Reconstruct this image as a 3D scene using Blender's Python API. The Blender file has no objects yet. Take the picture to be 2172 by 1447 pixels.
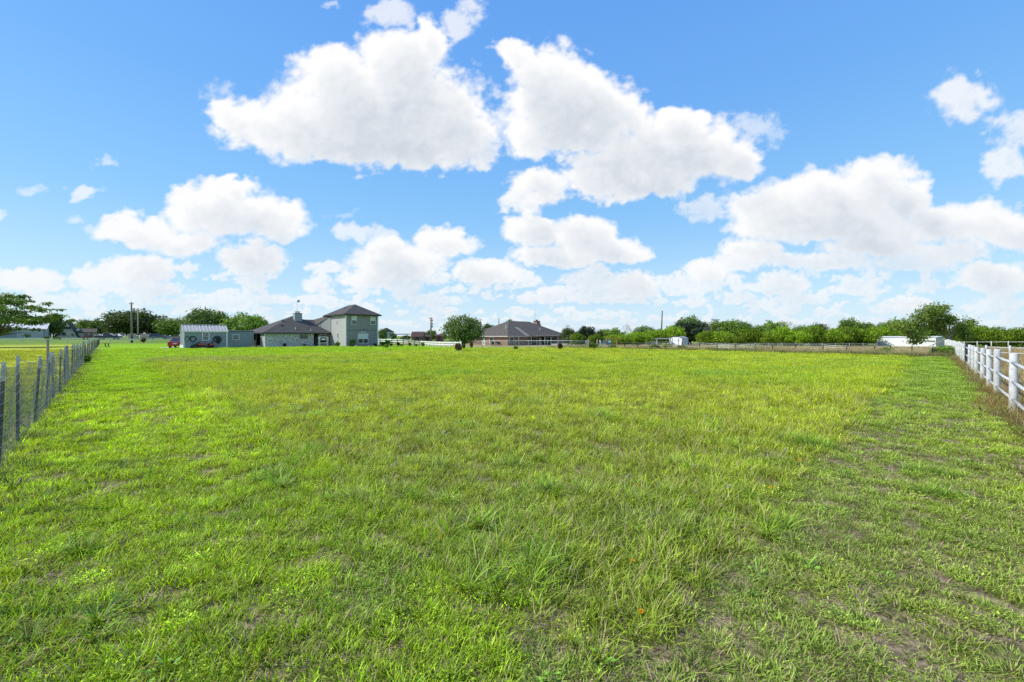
import bpy, math, random
import numpy as np
from mathutils import Vector, Matrix

random.seed(7)
rng = np.random.default_rng(11)
R = math.radians
sc = bpy.context.scene
COL = sc.collection

# ------------------------------------------------------------------ camera frame of reference
CAMH, F, CX, HY = 1.7, 878.0, 1086.0, 713.0       # eye height (m), focal length / centre / horizon of the 2172 px photograph
U = np.array((-0.700, 0.714))                     # along the wire fence, away from the corner of the lot
V = np.array((0.714, 0.700))                      # along the white pipe fence
ROT = math.atan2(0.700, 0.714)

def sstep(a, b, x):
    t = np.clip((np.asarray(x, float) - a) / (b - a), 0, 1)
    return t * t * (3 - 2 * t)

def ground_z(x, y):
    """gentle terrain: the road beyond the front fence is raised, the back right of the land dips"""
    x = np.asarray(x, float); y = np.asarray(y, float)
    dip = -0.6 * sstep(50, 88, y) * sstep(-26, -8, x)
    t = y - (104 + 0.28 * (x + 128))              # metres beyond the front rail fence
    rise = (0.72 * sstep(0, 9, t) + 0.3 * sstep(20, 45, t)) * sstep(-40, -62, x)
    return dip + rise

def at(px, Y, z=None):
    x = (px - CX) / F * Y
    return Vector((x, Y, float(ground_z(x, Y)) if z is None else z))

def onground(px, py):
    Y = CAMH * F / (py - HY)
    for _ in range(12):
        x = (px - CX) / F * Y
        Y = (CAMH - float(ground_z(x, Y))) * F / (py - HY)
    return at(px, Y)

def zof(py, Y):
    return CAMH + (HY - py) * Y / F

# ------------------------------------------------------------------ tagging
def tag(o, label=None, cat=None, group=None, kind=None):
    if label: o['label'] = label
    if cat: o['category'] = cat
    if group: o['group'] = group
    if kind: o['kind'] = kind
    return o

def thing(name, loc, rz=0.0, label=None, cat=None, group=None, scale=None):
    o = bpy.data.objects.new(name, None)
    o.empty_display_size = 0.3
    COL.objects.link(o)
    o.location = loc; o.rotation_euler = (0, 0, rz)
    if scale: o.scale = scale if hasattr(scale, '__len__') else (scale,) * 3
    return tag(o, label, cat, group)

def dup(o, parent=None):
    c = o.copy(); COL.objects.link(c)
    if parent is not None: c.parent = parent
    for ch in list(o.children): dup(ch, c)
    return c

# ------------------------------------------------------------------ mesh builder
class MB:
    def __init__(s): s.v = []; s.f = []; s.m = []
    def add(s, vs, fs, mi=0):
        b = len(s.v); s.v += [tuple(p) for p in vs]
        s.f += [tuple(b + i for i in f) for f in fs]; s.m += [mi] * len(fs); return s
    def box(s, x0, x1, y0, y1, z0, z1, mi=0, M=None):
        vs = [Vector(p) for p in ((x0,y0,z0),(x1,y0,z0),(x1,y1,z0),(x0,y1,z0),(x0,y0,z1),(x1,y0,z1),(x1,y1,z1),(x0,y1,z1))]
        if M is not None: vs = [M @ p for p in vs]
        return s.add(vs, [(3,2,1,0),(4,5,6,7),(0,1,5,4),(1,2,6,5),(2,3,7,6),(3,0,4,7)], mi)
    def bbox(s, x0, x1, y0, y1, z0, z1, b=0.02, mi=0):
        """box with chamfered vertical and top edges"""
        def ring(i, z): return [(x0+i,y0+b,z),(x0+b,y0+i,z),(x1-b,y0+i,z),(x1-i,y0+b,z),(x1-i,y1-b,z),(x1-b,y1-i,z),(x0+b,y1-i,z),(x0+i,y1-b,z)]
        vs = ring(0, z0) + ring(0, z1 - b) + ring(b * .7, z1)
        fs = [tuple(range(7, -1, -1)), tuple(range(16, 24))]
        for k in (0, 8):
            fs += [(k+i, k+(i+1) % 8, k+8+(i+1) % 8, k+8+i) for i in range(8)]
        return s.add(vs, fs, mi)
    def quad(s, pts, mi=0): return s.add(pts, [tuple(range(len(pts)))], mi)
    def slab(s, pts, n, th, mi=0):
        """polygon thickened along -n"""
        n = Vector(n).normalized() * th; k = len(pts)
        a = [Vector(p) for p in pts]; b = [p - n for p in a]
        fs = [tuple(range(k)), tuple(range(2 * k - 1, k - 1, -1))] + [(i, k + i, k + (i + 1) % k, (i + 1) % k) for i in range(k)]
        return s.add(a + b, fs, mi)
    def tube(s, pts, rad, n=6, mi=0, cap=True):
        pts = [Vector(p) for p in pts]; k = len(pts)
        rad = list(rad) if hasattr(rad, '__len__') else [rad] * k
        vs = []; up = None
        for i, p in enumerate(pts):
            d = (pts[min(i+1, k-1)] - pts[max(i-1, 0)])
            d = d.normalized() if d.length > 1e-9 else Vector((0, 0, 1))
            if up is None: up = Vector((1, 0, 0)) if abs(d.x) < .9 else Vector((0, 1, 0))
            a = (up - d * up.dot(d)).normalized(); bb = d.cross(a); up = a
            for j in range(n):
                t = 2 * math.pi * j / n
                vs.append(p + (a * math.cos(t) + bb * math.sin(t)) * rad[i])
        fs = []
        for i in range(k - 1):
            fs += [(i*n+j, i*n+(j+1) % n, (i+1)*n+(j+1) % n, (i+1)*n+j) for j in range(n)]
        if cap: fs += [tuple(range(n-1, -1, -1)), tuple((k-1)*n + j for j in range(n))]
        return s.add(vs, fs, mi)
    def prof(s, pts, x0, x1, mi=0, axis='x'):
        """closed profile (a,b) extruded along an axis; profile lies in the other two axes"""
        k = len(pts)
        def mk(x, a, b): return (x, a, b) if axis == 'x' else ((a, x, b) if axis == 'y' else (a, b, x))
        vs = [mk(x0, a, b) for a, b in pts] + [mk(x1, a, b) for a, b in pts]
        fs = [tuple(range(k-1, -1, -1)), tuple(range(k, 2*k))] + [(i, (i+1) % k, k+(i+1) % k, k+i) for i in range(k)]
        return s.add(vs, fs, mi)
    def lathe(s, prof, c=(0,0,0), n=12, mi=0, axis='z'):
        vs = []; k = len(prof)
        for r, h in prof:
            for j in range(n):
                t = 2*math.pi*j/n; a, b = r*math.cos(t), r*math.sin(t)
                q = (a, b, h) if axis == 'z' else ((h, a, b) if axis == 'x' else (a, h, b))
                vs.append((c[0]+q[0], c[1]+q[1], c[2]+q[2]))
        fs = []
        for i in range(k-1): fs += [(i*n+j, i*n+(j+1) % n, (i+1)*n+(j+1) % n, (i+1)*n+j) for j in range(n)]
        fs += [tuple(range(n-1, -1, -1)), tuple((k-1)*n+j for j in range(n))]
        return s.add(vs, fs, mi)
    def torus(s, c, Rr, r, n=20, m=6, mi=0, axis='y', sx=1, sz=1):
        vs = []
        for i in range(n):
            t = 2*math.pi*i/n
            for j in range(m):
                q = 2*math.pi*j/m; rr = Rr + r*math.cos(q)
                a, b, h = rr*math.cos(t)*sx, rr*math.sin(t)*sz, r*math.sin(q)
                vs.append((c[0]+a, c[1]+h, c[2]+b) if axis == 'y' else ((c[0]+h, c[1]+a, c[2]+b) if axis == 'x' else (c[0]+a, c[1]+b, c[2]+h)))
        fs = [(i*m+j, i*m+(j+1) % m, ((i+1) % n)*m+(j+1) % m, ((i+1) % n)*m+j) for i in range(n) for j in range(m)]
        return s.add(vs, fs, mi)
    def build(s, name, mats, parent=None, smooth=False, M=None):
        me = bpy.data.meshes.new(name)
        vs = s.v if M is None else [tuple(M @ Vector(p)) for p in s.v]
        me.from_pydata(vs, [], s.f)
        mats = mats if isinstance(mats, (list, tuple)) else [mats]
        for m in mats: me.materials.append(m)
        me.polygons.foreach_set('material_index', s.m)
        if smooth: me.polygons.foreach_set('use_smooth', [True] * len(s.f))
        me.update()
        import bmesh
        bm = bmesh.new(); bm.from_mesh(me); bmesh.ops.recalc_face_normals(bm, faces=bm.faces); bm.to_mesh(me); bm.free()
        o = bpy.data.objects.new(name, me); COL.objects.link(o)
        if parent is not None: o.parent = parent
        return o

def np_mesh(name, verts, faces4, mats, attrs=None, smooth=False):
    """numpy mesh of quads; attrs: {name: (domain, array)}"""
    me = bpy.data.meshes.new(name)
    n, m = len(verts), len(faces4)
    me.vertices.add(n); me.vertices.foreach_set('co', np.ascontiguousarray(verts, np.float32).ravel())
    w = faces4.shape[1]
    me.loops.add(m * w); me.loops.foreach_set('vertex_index', np.ascontiguousarray(faces4, np.int32).ravel())
    me.polygons.add(m); me.polygons.foreach_set('loop_start', np.arange(0, m * w, w, dtype=np.int32))
    if smooth: me.polygons.foreach_set('use_smooth', np.ones(m, bool))
    me.update(calc_edges=True)
    for k, (dom, arr) in (attrs or {}).items():
        a = me.attributes.new(k, 'FLOAT', dom); a.data.foreach_set('value', np.ascontiguousarray(arr, np.float32).ravel())
    for mt in (mats if isinstance(mats, (list, tuple)) else [mats]): me.materials.append(mt)
    return me

# ------------------------------------------------------------------ materials
def nodes_of(m):
    m.use_nodes = True; nt = m.node_tree; nt.nodes.clear(); return nt
def N(nt, t, **kw):
    n = nt.nodes.new(t)
    for k, v in kw.items():
        if k.startswith('i_'):
            n.inputs[int(k[2:])].default_value = v
        else: setattr(n, k, v)
    return n
def L(nt, a, b): nt.links.new(a, b)
def mathn(nt, op, a, b=None, clamp=False):
    n = nt.nodes.new('ShaderNodeMath'); n.operation = op; n.use_clamp = clamp
    for i, x in enumerate((a, b)):
        if x is None: continue
        if isinstance(x, (int, float)): n.inputs[i].default_value = x
        else: nt.links.new(x, n.inputs[i])
    return n.outputs[0]
def maprange(nt, x, a, b, c=0.0, d=1.0, smooth=True):
    n = nt.nodes.new('ShaderNodeMapRange'); n.interpolation_type = 'SMOOTHSTEP' if smooth else 'LINEAR'
    nt.links.new(x, n.inputs[0])
    for i, v in zip((1, 2, 3, 4), (a, b, c, d)): n.inputs[i].default_value = v
    return n.outputs[0]
def mixc(nt, fac, a, b, blend='MIX'):
    n = nt.nodes.new('ShaderNodeMix'); n.data_type = 'RGBA'; n.blend_type = blend
    if isinstance(fac, (int, float)): n.inputs[0].default_value = fac
    else: nt.links.new(fac, n.inputs[0])
    for i, x in ((6, a), (7, b)):
        if isinstance(x, (tuple, list)): n.inputs[i].default_value = (*x[:3], 1)
        else: nt.links.new(x, n.inputs[i])
    return n.outputs[2]
def noise(nt, vec, scale, detail=4, rough=.55, dist=0.0, out=0):
    n = nt.nodes.new('ShaderNodeTexNoise'); n.inputs['Scale'].default_value = scale
    n.inputs['Detail'].default_value = detail; n.inputs['Roughness'].default_value = rough; n.inputs['Distortion'].default_value = dist
    if vec is not None: nt.links.new(vec, n.inputs['Vector'])
    return n.outputs[out]

MATS = {}
def pm(name, col, rough=.7, var=.18, scale=3.0, metal=0.0, bump=0.0, bscale=40.0, dirt=None, spec=.4, stretch=None):
    """painted / plain surface with uneven tone"""
    if name in MATS: return MATS[name]
    m = bpy.data.materials.new(name); nt = nodes_of(m)
    out = N(nt, 'ShaderNodeOutputMaterial'); bs = N(nt, 'ShaderNodeBsdfPrincipled')
    tc = N(nt, 'ShaderNodeTexCoord'); vec = tc.outputs['Object']
    if stretch:
        mp = N(nt, 'ShaderNodeMapping'); L(nt, vec, mp.inputs[0]); mp.inputs['Scale'].default_value = stretch; vec = mp.outputs[0]
    nz = noise(nt, vec, scale, 5, .6)
    f = maprange(nt, nz, .3, .7)
    dark = tuple(c * (1 - var) for c in col); lite = tuple(min(1, c * (1 + var * .6)) for c in col)
    c = mixc(nt, f, dark, lite)
    if dirt:
        nz2 = noise(nt, vec, scale * 3.1, 6, .7)
        c = mixc(nt, maprange(nt, nz2, .55, .75, 0, dirt[1]), c, dirt[0])
    L(nt, c, bs.inputs['Base Color'])
    bs.inputs['Roughness'].default_value = rough; bs.inputs['Metallic'].default_value = metal
    bs.inputs['Specular IOR Level'].default_value = spec
    if bump:
        b = N(nt, 'ShaderNodeBump'); b.inputs['Strength'].default_value = bump; b.inputs['Distance'].default_value = .02
        L(nt, noise(nt, vec, bscale, 4), b.inputs['Height']); L(nt, b.outputs[0], bs.inputs['Normal'])
    L(nt, bs.outputs[0], out.inputs[0])
    MATS[name] = m; return m

def glass_mat(name='window_glass', tint=(.02, .026, .03), rough=.04):
    if name in MATS: return MATS[name]
    m = bpy.data.materials.new(name); nt = nodes_of(m)
    out = N(nt, 'ShaderNodeOutputMaterial'); bs = N(nt, 'ShaderNodeBsdfPrincipled')
    tc = N(nt, 'ShaderNodeTexCoord'); nz = noise(nt, tc.outputs['Object'], 1.6, 3)
    L(nt, mixc(nt, maprange(nt, nz, .35, .65), tint, tuple(c * 2.6 for c in tint)), bs.inputs['Base Color'])
    bs.inputs['Roughness'].default_value = rough; bs.inputs['Specular IOR Level'].default_value = .8
    L(nt, bs.outputs[0], out.inputs[0]); MATS[name] = m; return m

def plank_mat(name, col, w=.2, groove=.35, axis=0, rough=.6, var=.15):
    """board or sheet siding with vertical grooves every w metres along an axis of the object"""
    if name in MATS: return MATS[name]
    m = bpy.data.materials.new(name); nt = nodes_of(m)
    out = N(nt, 'ShaderNodeOutputMaterial'); bs = N(nt, 'ShaderNodeBsdfPrincipled')
    tc = N(nt, 'ShaderNodeTexCoord'); sp = N(nt, 'ShaderNodeSeparateXYZ'); L(nt, tc.outputs['Object'], sp.inputs[0])
    x = mathn(nt, 'DIVIDE', sp.outputs[axis], w)
    fr = mathn(nt, 'FRACT', x); g = mathn(nt, 'ABSOLUTE', mathn(nt, 'SUBTRACT', fr, .5))
    gm = maprange(nt, g, .42, .5)
    fl = mathn(nt, 'FLOOR', x); wn = N(nt, 'ShaderNodeTexWhiteNoise', noise_dimensions='1D'); L(nt, fl, wn.inputs['W'])
    nz = noise(nt, tc.outputs['Object'], 1.3, 5)
    f = mathn(nt, 'ADD', mathn(nt, 'MULTIPLY', wn.outputs[0], .5), mathn(nt, 'MULTIPLY', nz, .5))
    c = mixc(nt, f, tuple(a * (1 - var) for a in col), tuple(min(1, a * (1 + var)) for a in col))
    c = mixc(nt, mathn(nt, 'MULTIPLY', gm, groove), c, (.02, .02, .025))
    L(nt, c, bs.inputs['Base Color']); bs.inputs['Roughness'].default_value = rough
    L(nt, bs.outputs[0], out.inputs[0]); MATS[name] = m; return m

def brick_mat(name, c1, c2, mortar, scale=1.0, plane='xz', blotch=None):
    if name in MATS: return MATS[name]
    m = bpy.data.materials.new(name); nt = nodes_of(m)
    out = N(nt, 'ShaderNodeOutputMaterial'); bs = N(nt, 'ShaderNodeBsdfPrincipled')
    tc = N(nt, 'ShaderNodeTexCoord'); sp = N(nt, 'ShaderNodeSeparateXYZ'); L(nt, tc.outputs['Object'], sp.inputs[0])
    cb = N(nt, 'ShaderNodeCombineXYZ'); L(nt, mathn(nt, 'ADD', sp.outputs[0], sp.outputs[1]), cb.inputs[0]); L(nt, sp.outputs[2], cb.inputs[1])
    b = N(nt, 'ShaderNodeTexBrick'); L(nt, cb.outputs[0], b.inputs['Vector'])
    b.inputs['Color1'].default_value = (*c1, 1); b.inputs['Color2'].default_value = (*c2, 1); b.inputs['Mortar'].default_value = (*mortar, 1)
    b.inputs['Scale'].default_value = scale; b.inputs['Mortar Size'].default_value = .012
    b.inputs['Brick Width'].default_value = .24; b.inputs['Row Height'].default_value = .085
    c = b.outputs[0]
    if blotch:
        nz = noise(nt, tc.outputs['Object'], blotch[1], 6, .7)
        c = mixc(nt, maprange(nt, nz, .43, .58, 0, blotch[2]), c, blotch[0])
    nz2 = noise(nt, tc.outputs['Object'], .8, 4)
    c = mixc(nt, maprange(nt, nz2, .3, .7, .0, .3), c, tuple(x * .6 for x in c1))
    L(nt, c, bs.inputs['Base Color']); bs.inputs['Roughness'].default_value = .85
    L(nt, bs.outputs[0], out.inputs[0]); MATS[name] = m; return m

def shingle_mat(name, col):
    if name in MATS: return MATS[name]
    m = bpy.data.materials.new(name); nt = nodes_of(m)
    out = N(nt, 'ShaderNodeOutputMaterial'); bs = N(nt, 'ShaderNodeBsdfPrincipled')
    tc = N(nt, 'ShaderNodeTexCoord'); sp = N(nt, 'ShaderNodeSeparateXYZ'); L(nt, tc.outputs['Object'], sp.inputs[0])
    cb = N(nt, 'ShaderNodeCombineXYZ'); L(nt, mathn(nt, 'ADD', sp.outputs[0], sp.outputs[1]), cb.inputs[0]); L(nt, mathn(nt, 'MULTIPLY', sp.outputs[2], 2.1), cb.inputs[1])
    b = N(nt, 'ShaderNodeTexBrick'); L(nt, cb.outputs[0], b.inputs['Vector'])
    b.inputs['Color1'].default_value = (*[c * 1.25 for c in col], 1); b.inputs['Color2'].default_value = (*[c * .7 for c in col], 1)
    b.inputs['Mortar'].default_value = (*[c * .45 for c in col], 1); b.inputs['Scale'].default_value = 1
    b.inputs['Brick Width'].default_value = .33; b.inputs['Row Height'].default_value = .14; b.inputs['Mortar Size'].default_value = .01
    nz = noise(nt, tc.outputs['Object'], 9, 5, .7)
    c = mixc(nt, maprange(nt, nz, .35, .65, 0, .5), b.outputs[0], tuple(x * 1.5 for x in col))
    L(nt, c, bs.inputs['Base Color']); bs.inputs['Roughness'].default_value = .9; bs.inputs['Specular IOR Level'].default_value = .2
    L(nt, bs.outputs[0], out.inputs[0]); MATS[name] = m; return m

# ------------------------------------------------------------------ numpy gradient noise
_perm = np.random.default_rng(5).permutation(256); _perm = np.concatenate([_perm, _perm])
_ang = np.random.default_rng(6).uniform(0, 2 * np.pi, 256); _g = np.stack([np.cos(_ang), np.sin(_ang)], 1)
def pnoise(x, y):
    xi = np.floor(x).astype(int); yi = np.floor(y).astype(int); xf = x - xi; yf = y - yi
    u = xf**3 * (xf * (xf * 6 - 15) + 10); v = yf**3 * (yf * (yf * 6 - 15) + 10)
    def gr(ix, iy, dx, dy):
        g = _g[_perm[(_perm[ix & 255] + iy) & 255]]; return g[..., 0] * dx + g[..., 1] * dy
    a = gr(xi, yi, xf, yf); b = gr(xi + 1, yi, xf - 1, yf); c = gr(xi, yi + 1, xf, yf - 1); d = gr(xi + 1, yi + 1, xf - 1, yf - 1)
    return (a * (1 - u) + b * u) * (1 - v) + (c * (1 - u) + d * u) * v
def fbm(x, y, o=5, gain=.5, seed=0.0, billow=False):
    r = 0; a = 1.0; t = 0
    for i in range(o):
        n = pnoise(x * 2**i + seed + 17.3 * i, y * 2**i - seed * 1.7 + 9.1 * i)
        if billow: n = np.abs(n) * 2 - .35
        r = r + a * n; t += a; a *= gain
    return r / t * 1.6
# ================================================================== SKY
SUN_AZ, SUN_EL = R(-94), R(42)                   # azimuth from +Y towards +X (the sun stands to the left), elevation
sun_dir = Vector((math.sin(SUN_AZ) * math.cos(SUN_EL), math.cos(SUN_AZ) * math.cos(SUN_EL), math.sin(SUN_EL)))
w = bpy.data.worlds.new("World"); sc.world = w; w.use_nodes = True
nt = w.node_tree; nt.nodes.clear()
sky = N(nt, 'ShaderNodeTexSky', sky_type='NISHITA', sun_disc=False, sun_elevation=SUN_EL, sun_rotation=SUN_AZ)
sky.air_density = 1.0; sky.dust_density = .6; sky.ozone_density = 2.5
tcw = N(nt, 'ShaderNodeTexCoord'); spw = N(nt, 'ShaderNodeSeparateXYZ'); L(nt, tcw.outputs['Generated'], spw.inputs[0])
clear = N(nt, 'ShaderNodeValToRGB'); el_ = clear.color_ramp.elements       # clear-air colour by height above the horizon
el_[0].position = 0; el_[0].color = (.56, .77, .93, 1); el_[1].position = 1; el_[1].color = (.085, .29, .86, 1)
for p_, c_ in ((.10, (.42, .71, .96, 1)), (.25, (.255, .575, .97, 1)), (.45, (.175, .455, .955, 1)), (.64, (.135, .385, .93, 1))):
    e_ = clear.color_ramp.elements.new(p_); e_.color = c_
L(nt, spw.outputs[2], clear.inputs[0])
cs = N(nt, 'ShaderNodeVectorMath', operation='SCALE'); cs.inputs['Scale'].default_value = 1 / .15; L(nt, clear.outputs[0], cs.inputs[0])
tint = mixc(nt, .86, mixc(nt, 1.0, sky.outputs[0], (1.0, 1.35, 1.45), 'MULTIPLY'), cs.outputs[0])
bg = N(nt, 'ShaderNodeBackground'); bg.inputs[1].default_value = .15
L(nt, tint, bg.inputs[0]); wo = N(nt, 'ShaderNodeOutputWorld'); L(nt, bg.outputs[0], wo.inputs[0])

sun = bpy.data.lights.new('sun', 'SUN'); sun.energy = 4.9; sun.angle = R(.55); sun.color = (1, .95, .86)
so = bpy.data.objects.new('sun', sun); COL.objects.link(so)
so.rotation_euler = sun_dir.to_track_quat('Z', 'Y').to_euler(); so.location = (-40, 0, 40)

# cloud deck: every cloud is a union of lobes placed by direction (photo pixel -> direction), with fractal edges
LOBES = [  # cx, cy, half width, half height up, half height down, strength
 (800,235,240,135,110,1),(620,265,170,75,70,1),(505,250,75,42,45,.8),(850,135,115,80,90,1),(905,85,42,55,60,1),(700,150,85,62,80,1),
 (965,268,88,92,78,1),(760,305,260,60,50,1),(890,315,170,55,52,1),(1030,318,40,42,36,.6),
 (1165,178,100,95,105,1),(1245,215,125,78,90,1),(1200,275,160,70,62,1),(1092,108,45,34,50,1),(1320,230,70,60,60,.9),
 (1430,325,185,88,78,1),(1450,262,75,42,60,1),(1310,360,115,50,55,1),(1560,335,70,40,45,.9),(1385,385,120,40,42,1),(1600,262,60,34,40,.42),
 (1140,395,75,55,45,.85),(1105,430,50,30,30,.7),(1260,385,70,40,40,.8),
 (830,28,62,34,32,.55),(985,42,55,55,48,.55),(702,20,24,11,9,.4),(460,190,48,28,32,.32),(1650,290,30,30,30,.3),
 (460,440,125,62,70,1),(560,465,95,52,50,1),(500,395,62,24,40,1),(380,410,34,30,30,.7),(290,490,120,36,34,.85),(385,515,100,30,30,.9),(600,500,50,30,25,.7),
 (150,455,30,18,16,.4),(535,552,80,40,36,1),(175,402,58,20,18,.55),(60,405,36,14,12,.4),(225,345,30,18,14,.45),(0,460,28,11,9,.5),
 (285,575,100,40,32,.95),(190,590,50,28,24,.8),(60,592,95,30,30,.85),(310,612,110,22,20,.7),(-60,580,80,30,30,.8),
 (748,495,66,26,24,.55),(805,492,52,22,22,.5),(845,560,115,48,42,1),(820,522,55,28,26,.9),(945,515,78,34,32,.9),(1035,578,85,36,34,.9),(790,592,90,22,20,.8),(720,452,40,12,12,.25),
 (1132,488,62,42,46,1),(1240,500,76,50,50,1),(1305,530,85,40,34,1),(1185,548,110,28,24,.9),(1355,540,40,22,20,.8),
 (1340,612,70,42,30,.95),(1172,625,58,22,18,.7),(670,607,36,22,20,.7),(520,640,60,28,22,.6),
 (1765,430,205,78,68,1),(1850,382,100,56,70,1),(1695,470,160,46,40,1),(1810,480,160,34,30,1),(1485,450,80,26,24,.5),(1600,440,85,34,34,.7),(1910,420,70,60,60,1),
 (2085,480,115,62,50,1),(2160,495,80,55,45,1),(1600,525,75,36,34,.85),(1660,548,90,24,22,.7),(1855,520,125,34,28,.95),(1735,555,160,24,22,.7),(1940,560,120,26,22,.6),
 (2105,592,95,40,32,.95),(1500,578,62,30,24,.85),(1660,605,70,34,26,.75),(1580,630,40,18,14,.6),(1930,645,60,22,18,.8),(2090,650,70,20,18,.6),
 (2040,212,78,58,52,.62),(2052,178,40,34,40,.6),(2150,272,62,60,50,.55),(2135,350,60,52,46,.6),(2180,560,60,14,14,.4),(1960,610,60,16,14,.5),
 (1995,475,95,52,45,.95),(2005,540,115,30,24,.75),(1430,600,72,24,20,.6),(1250,592,80,24,20,.65),(920,640,92,18,16,.6),(420,640,92,22,18,.6),(120,640,110,20,16,.6),(1560,560,70,24,20,.7),(2400,300,180,90,70,.9),(2350,540,160,50,40,.9),(-260,420,200,80,60,.9),(-220,200,150,70,60,.6),
]
def cloud_field(px, py):
    h = np.maximum(HY - py, 0)
    k1, k0 = 1.0, .36
    wb = sstep(40, 300, h)
    def two(fn): return fn(k0) * (1 - wb) + fn(k1) * wb
    wx = two(lambda k: fbm(px / (95 * k), py / (80 * k), 3, .5, 3.1) * 38 * k + fbm(px / (26 * k), py / (22 * k), 3, .55, 8.2) * 15 * k)
    wy = two(lambda k: fbm(px / (95 * k), py / (80 * k), 3, .5, 41.7) * 32 * k + fbm(px / (26 * k), py / (22 * k), 3, .55, 77.9) * 13 * k)
    X = px + wx; Y = py + wy
    f = np.full(px.shape, -9.0); sw = np.zeros(px.shape); ss = np.zeros(px.shape)
    for cx, cy, rw, ru, rd, s in LOBES:
        dx = (X - cx) / rw; dy = np.where(Y < cy, (Y - cy) / ru, (Y - cy) / rd)
        v = (1 - (dx * dx + np.abs(dy) ** 2.2)) * (.55 + .45 * s) - (1 - s) * .28
        e_ = np.exp(np.clip(5 * v, -30, 6)); sw += e_; ss += e_ * s
        m = np.maximum(f, v); d = np.abs(f - v)
        f = m + np.maximum(.22 - d, 0) ** 2 / .88          # smooth union
    # the far deck: flat small clouds stacked towards the horizon
    g = -9 * np.ones_like(f)
    for h0, sx, sy, off in ((105, 95, 26, 1.0), (78, 75, 20, 31.0), (52, 60, 15, 57.0), (30, 50, 11, 83.0), (13, 40, 8, 97.0)):
        row = fbm(px / sx + off, (h - h0) / (sy * 2.4) + off * 3.3, 4, .55, off)
        v = (row * 2.4 + .36) - np.where(h > h0, (h - h0) / (sy * 1.5), (h0 - h) / (sy * .55)) ** 2 * .55
        g = np.maximum(g, v)
    e_ = np.exp(np.clip(5 * g, -30, 4)); sw += e_; ss += e_ * .66
    f = np.maximum(f, np.minimum(g, .55))
    st = ss / (sw + 1e-9)
    bil = two(lambda k: fbm(px / (72 * k), py / (60 * k), 5, .58, 2.2, True))
    fine = two(lambda k: fbm(px / (30 * k), py / (25 * k), 5, .62, 12.2)) + .26 * two(lambda k: fbm(px / (13 * k), py / (11 * k), 3, .6, 61.2))
    return f, bil, fine, st

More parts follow.
